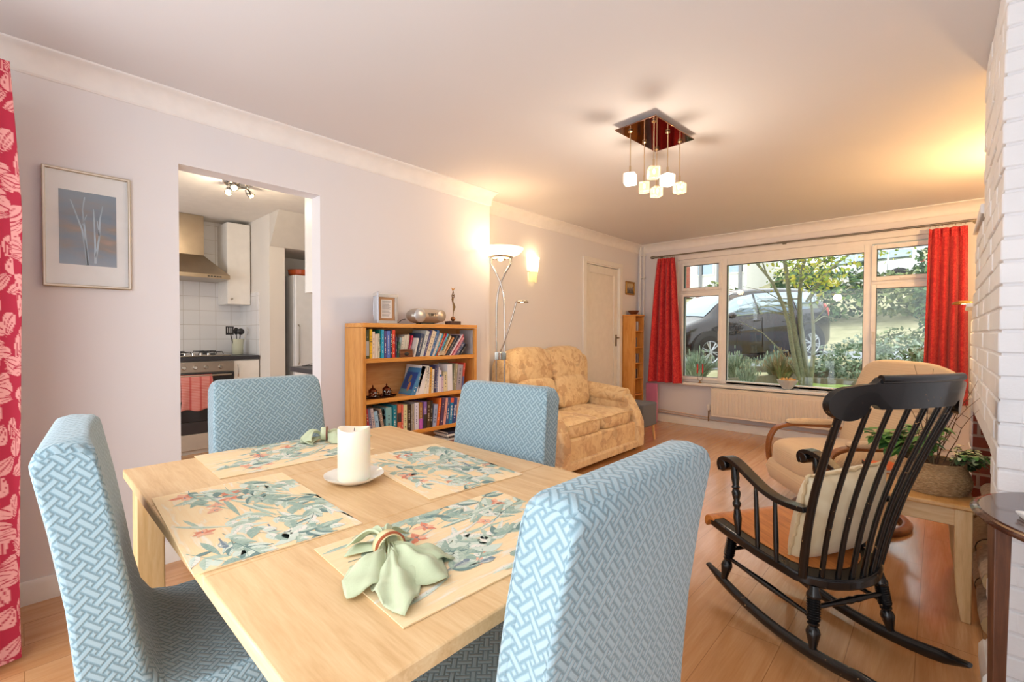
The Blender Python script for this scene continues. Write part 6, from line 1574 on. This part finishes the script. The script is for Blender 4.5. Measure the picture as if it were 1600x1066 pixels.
# ------------------------------------------------------------------ trees, shrubs, hedge
def quadleaf(mb, p, s, rn, mi):
    R = Matrix.Rotation(rn.random()*6.28, 3, Vector((rn.uniform(-1, 1), rn.uniform(-1, 1), rn.uniform(-1, 1))).normalized()); p = Vector(p)
    mb.add([p+R @ Vector(v)*s for v in ((-1, 0, 0), (-.2, .55, .1), (1, 0, 0), (-.2, -.55, .1))], [(0, 1, 2, 3)], mi)
YL = [plain('#b9c94e', .6, name='autumn_leaf_lime', var=.2), plain('#d8cf55', .6, name='autumn_leaf_yellow', var=.2), plain('#93b04a', .6, name='autumn_leaf_green', var=.2)]
tr_ = thing('garden_tree', 'slender multi-stemmed tree with yellow green leaves just outside the window', 'tree', (1.584, 7.232, .42)); rn = random.Random(17)
BRK = plain('#8a8a72', .9, name='mossy_bark', bump=.8, scale=50, var=.2); tips = []
stems = [((0, 0, 0), (-.10, .02, .55), (-.20, .08, 1.1), (-.28, .05, 1.9), (-.45, 0, 2.6)), ((.02, .03, 0), (-.02, .05, .5), (-.12, .1, 1.15), (-.05, .1, 1.9), (.15, .2, 2.6)), ((.05, -.02, 0), (.10, -.03, .45), (.08, 0, 1.0), (.02, .1, 1.3)),
         ((-.02, 0, 0), (-.14, -.05, .45), (-.24, .0, 1.2), (-.6, -.2, 1.85), (-1.0, -.4, 2.2)), ((.0, .0, 1.2), (.25, .15, 1.7), (.7, .35, 2.0), (1.1, .6, 2.15))]
tk = MB()
for si, s in enumerate(stems):
    P = [Vector(p) for p in s]
    for _ in range(2):
        Q = [P[0]]
        for i in range(len(P)-1): Q += [P[i].lerp(P[i+1], .3), P[i].lerp(P[i+1], .7)]
        P = Q+[P[-1]]
    r0 = (.05, .045, .035, .035, .02)[si]; tk.tube(P, [r0*(1-.75*i/(len(P)-1)) for i in range(len(P))], 8)
    for k in range(9 if si != 2 else 4):
        i = rn.randrange(len(P)//2, len(P)); b = P[i]; d = Vector((rn.uniform(-1, 1), rn.uniform(-.8, .8), rn.uniform(-.1, .7))).normalized()*rn.uniform(.4, .9)
        m_ = b+d*.5+Vector((0, 0, .06)); e = b+d; tk.tube([b, m_, e], [.011, .007, .003], 5); tips += [m_, e, b.lerp(e, .75)]
for k in range(9):   # low bare drooping twigs on the left
    b = Vector((-.2+rn.uniform(-.05, .05), .02, rn.uniform(.8, 1.25))); e = b+Vector((rn.uniform(-.75, -.35), rn.uniform(-.3, .2), rn.uniform(-.1, .25))); m_ = b.lerp(e, .5)+Vector((0, 0, .05)); tk.tube([b, m_, e], [.008, .005, .002], 5)
    for j in range(3): q = b.lerp(e, rn.uniform(.4, 1)); tk.tube([q, q+Vector((rn.uniform(-.2, .05), rn.uniform(-.1, .1), rn.uniform(-.05, .12)))], [.003, .001], 4)
tk.tube([(-.05, 0, .12), (-.30, -.05, .55), (-.50, -.1, .78), (-.8, -.15, .95)], [.012, .010, .006, .003], 6)
tk.build('trunk', BRK, tr_, smooth=60)
for k in range(46): tips.append(Vector((rn.uniform(-1.25, 1.3), rn.uniform(-.5, .7), rn.uniform(1.9, 2.75))))
lf = MB()
for p in tips:
    if p.z < 1.35: continue
    for j in range(40): quadleaf(lf, p+Vector((rn.gauss(0, .16), rn.gauss(0, .16), rn.gauss(0, .10))), rn.uniform(.022, .042), rn, rn.choice([0, 0, 1, 1, 2]))
lf.build('foliage', YL, tr_, smooth=None, weld=False)
def shrub(name, label, x, y, r, h, n, leafs, seed, s=.03, kind='ball', z=None, cat='shrub', group=None):
    rn = random.Random(seed); z0 = gz(x, y) if z is None else z; t_ = thing(name, label, cat, (x, y, z0-.01), 0, group); mb, st = MB(), MB()
    for k in range(n):
        if kind == 'ball':
            while True:
                v = Vector((rn.uniform(-1, 1), rn.uniform(-1, 1), rn.uniform(-1, 1)))
                if v.length < 1: break
            v = v.normalized()*(v.length**.35); wob = 1+.18*sin(5*v.x+seed)+.15*sin(7*v.y+3*v.z); quadleaf(mb, (v.x*r*wob, v.y*r*wob, h*.5+v.z*h*.5*wob), s*rn.uniform(.6, 1.3), rn, k % len(leafs))
        else:   # spiky tuft
            a = rn.random()*6.28; q = rn.random()**.6; tip = Vector((r*q*cos(a), r*q*sin(a), h*(1.05-.45*q)*rn.uniform(.7, 1))); b = Vector((.12*r*cos(a), .12*r*sin(a), 0)); m_ = b.lerp(tip, .5)+Vector((0, 0, h*.12)); w = Vector((-sin(a), cos(a), 0))*s*.25
            mb.add([b-w, b+w, m_+w*.8, m_-w*.8, tip], [(0, 1, 2, 3), (3, 2, 4)], k % len(leafs))
            if k % 14 == 0: mb.ball(tip+Vector((0, 0, .03)), (.008, .008, .03), 6, 0)
    mb.build('foliage', leafs, t_, smooth=None, weld=False)
    for k in range(5): a = k*1.3; st.tube([(0, 0, 0), (r*.3*cos(a), r*.3*sin(a), h*.45), (r*.6*cos(a), r*.6*sin(a), h*.8)], [.012, .008, .003], 5)
    st.build('stems', BRK, t_); return t_
LAV = [plain('#9fb39c', .8, name='lavender_leaf', var=.15), plain('#b8c6b4', .8, name='lavender_pale', var=.15), plain('#7f957f', .8, name='lavender_deep', var=.15)]
BRN = [plain('#a08a6a', .9, name='dead_stem', var=.2), plain('#8f9a78', .9, name='fading_leaf', var=.2), plain('#b9a98a', .9, name='straw_stem', var=.2)]
EVG = [plain('#4b6b45', .7, name='evergreen', var=.2), plain('#6d8c58', .7, name='evergreen_light', var=.2), plain('#35523a', .7, name='evergreen_dark', var=.2)]
HDG = [plain('#6f8154', .8, name='hedge_green', var=.2), plain('#94a06a', .8, name='hedge_olive', var=.2), plain('#54663f', .8, name='hedge_deep', var=.2)]
for i, (x, y, r, h, n, lv, kd, l) in enumerate([
    (.20, 7.0, .40, .55, 900, LAV, 't', 'grey green lavender clump seen through the lower left window pane'),
    (.72, 7.2, .36, .50, 900, LAV, 't', 'lavender clump behind the red candles on the sill'),
    (1.25, 7.4, .34, .50, 700, BRN, 't', 'brown dried perennial clump in the bed left of the tree'),
    (1.02, 8.1, .32, .50, 700, LAV, 't', 'tall seeding lavender in front of the dark car doors'),
    (1.62, 8.0, .30, .34, 600, LAV, 'b', 'low grey shrub just behind the tree trunk'),
    (2.05, 8.15, .48, .62, 1300, LAV, 'b', 'rounded grey green shrub right of the tree stems'),
    (2.55, 8.35, .42, .55, 900, LAV, 'b', 'grey shrub by the mullion between centre and right panes'),
    (2.62, 8.9, .55, .55, 1300, HDG, 'b', 'clipped olive box bush low in the right pane')]):
    shrub('garden_shrub', l, x, y, r, h, n, lv, 40+i, .03 if kd == 't' else .035, 'tuft' if kd == 't' else 'ball')
shrub('evergreen_tree', 'dark evergreen branch mass at the edge of the right curtain', 3.15, 9.9, .55, 1.5, 1700, EVG, 61, .05, z=1.15, cat='tree')
pt_ = thing('garden_pot', 'pale green dish pot with spiky grass outside the centre pane', 'plant pot', (1.09, 6.42, gz(1.09, 6.42)+.005)); MB().lathe([(0, 0), (.09, 0), (.15, .10), (.185, .17), (.175, .17), (.14, .11), (0, .09)], (0, 0, 0), 32).build('pot', plain('#8fc4ae', .3, name='celadon_glaze'), pt_, smooth=50)
shrub('pot_grass', 'spiky grey grass growing in the pale green garden pot', 1.09, 6.42, .17, .40, 500, LAV, 77, .02, 'tuft', z=gz(1.09, 6.42)+.10, cat='plant')
for i, (x, y, r, h, lv, l) in enumerate([(-2.2, 15.5, 1.3, 1.9, HDG, 'olive hedge bush behind the roof of the dark car'), (-4.2, 15.0, 1.5, 1.7, EVG, 'green bush in front of the white house'), (.2, 16.2, 1.4, 2.3, EVG, 'dark hedge bush right of the dark car'),
    (2.6, 16.0, 1.5, 1.7, HDG, 'hedge bush beyond the drive behind the central mullion'), (5.2, 15.6, 1.9, 2.4, EVG, 'dark hedge bush seen through the upper right pane'), (7.8, 15.0, 1.9, 2.6, HDG, 'olive hedge bush furthest right beyond the drive'), (-6.9, 14.0, 1.7, 1.6, HDG, 'low olive bush furthest left before the house')]):
    shrub('hedge_bush', l, x, y, r*.85, h*.75, 1500, lv, 90+i, .10)
for i, (x, y, r, h, lv, l) in enumerate([(-.5, 31, 2.6, 5.5, HDG, 'tall olive tree in the far background left of the white car'), (4.5, 28, 3.4, 6, HDG, 'tall tree in the far background right of the white car'), (9.5, 24, 3.2, 5, EVG, 'tall dark tree in the far right background')]):
    shrub('background_tree', l, x, y, r, h, 1200, lv, 120+i, .2, cat='tree')
hs = thing('house', 'white rendered house with red brick quoins across the road', 'house', (-8, 27, 3.3))
BX('wall', (-7, 0, 0), (3.2, 6, 5.2), HOUSEW, hs, 0); mb = MB()
for k in range(26): w = .55 if k % 2 else .35; mb.box((-.2-w, -.04, k*.2), (.1, .0, k*.2+.19))
mb.build('brick_quoin', REDT, hs, smooth=None)
MB().prism([(-.4, 5.2), (6.4, 5.2), (3, 8)], -7.3, 3.5, 'x').build('roof', plain('#9a5f4a', .9), hs, smooth=None)
for x in (1.0, 2.6):
    f = MB(); frame_rect(f, x-.5, x+.5, 1.2, 2.6, .08, -.05, .01); w_ = f.build('window', M_WHITE, hs); BX('pane', (x-.42, -.02, 1.28), (x+.42, -.005, 2.52), CGL, w_, 0)
for x in (.75, 1.75, 2.9): MB().tube([(x, -.12, 0), (x, -.12, 5.2)], .09, 8).build('drainpipe', plain('#8e9096', .5), hs)
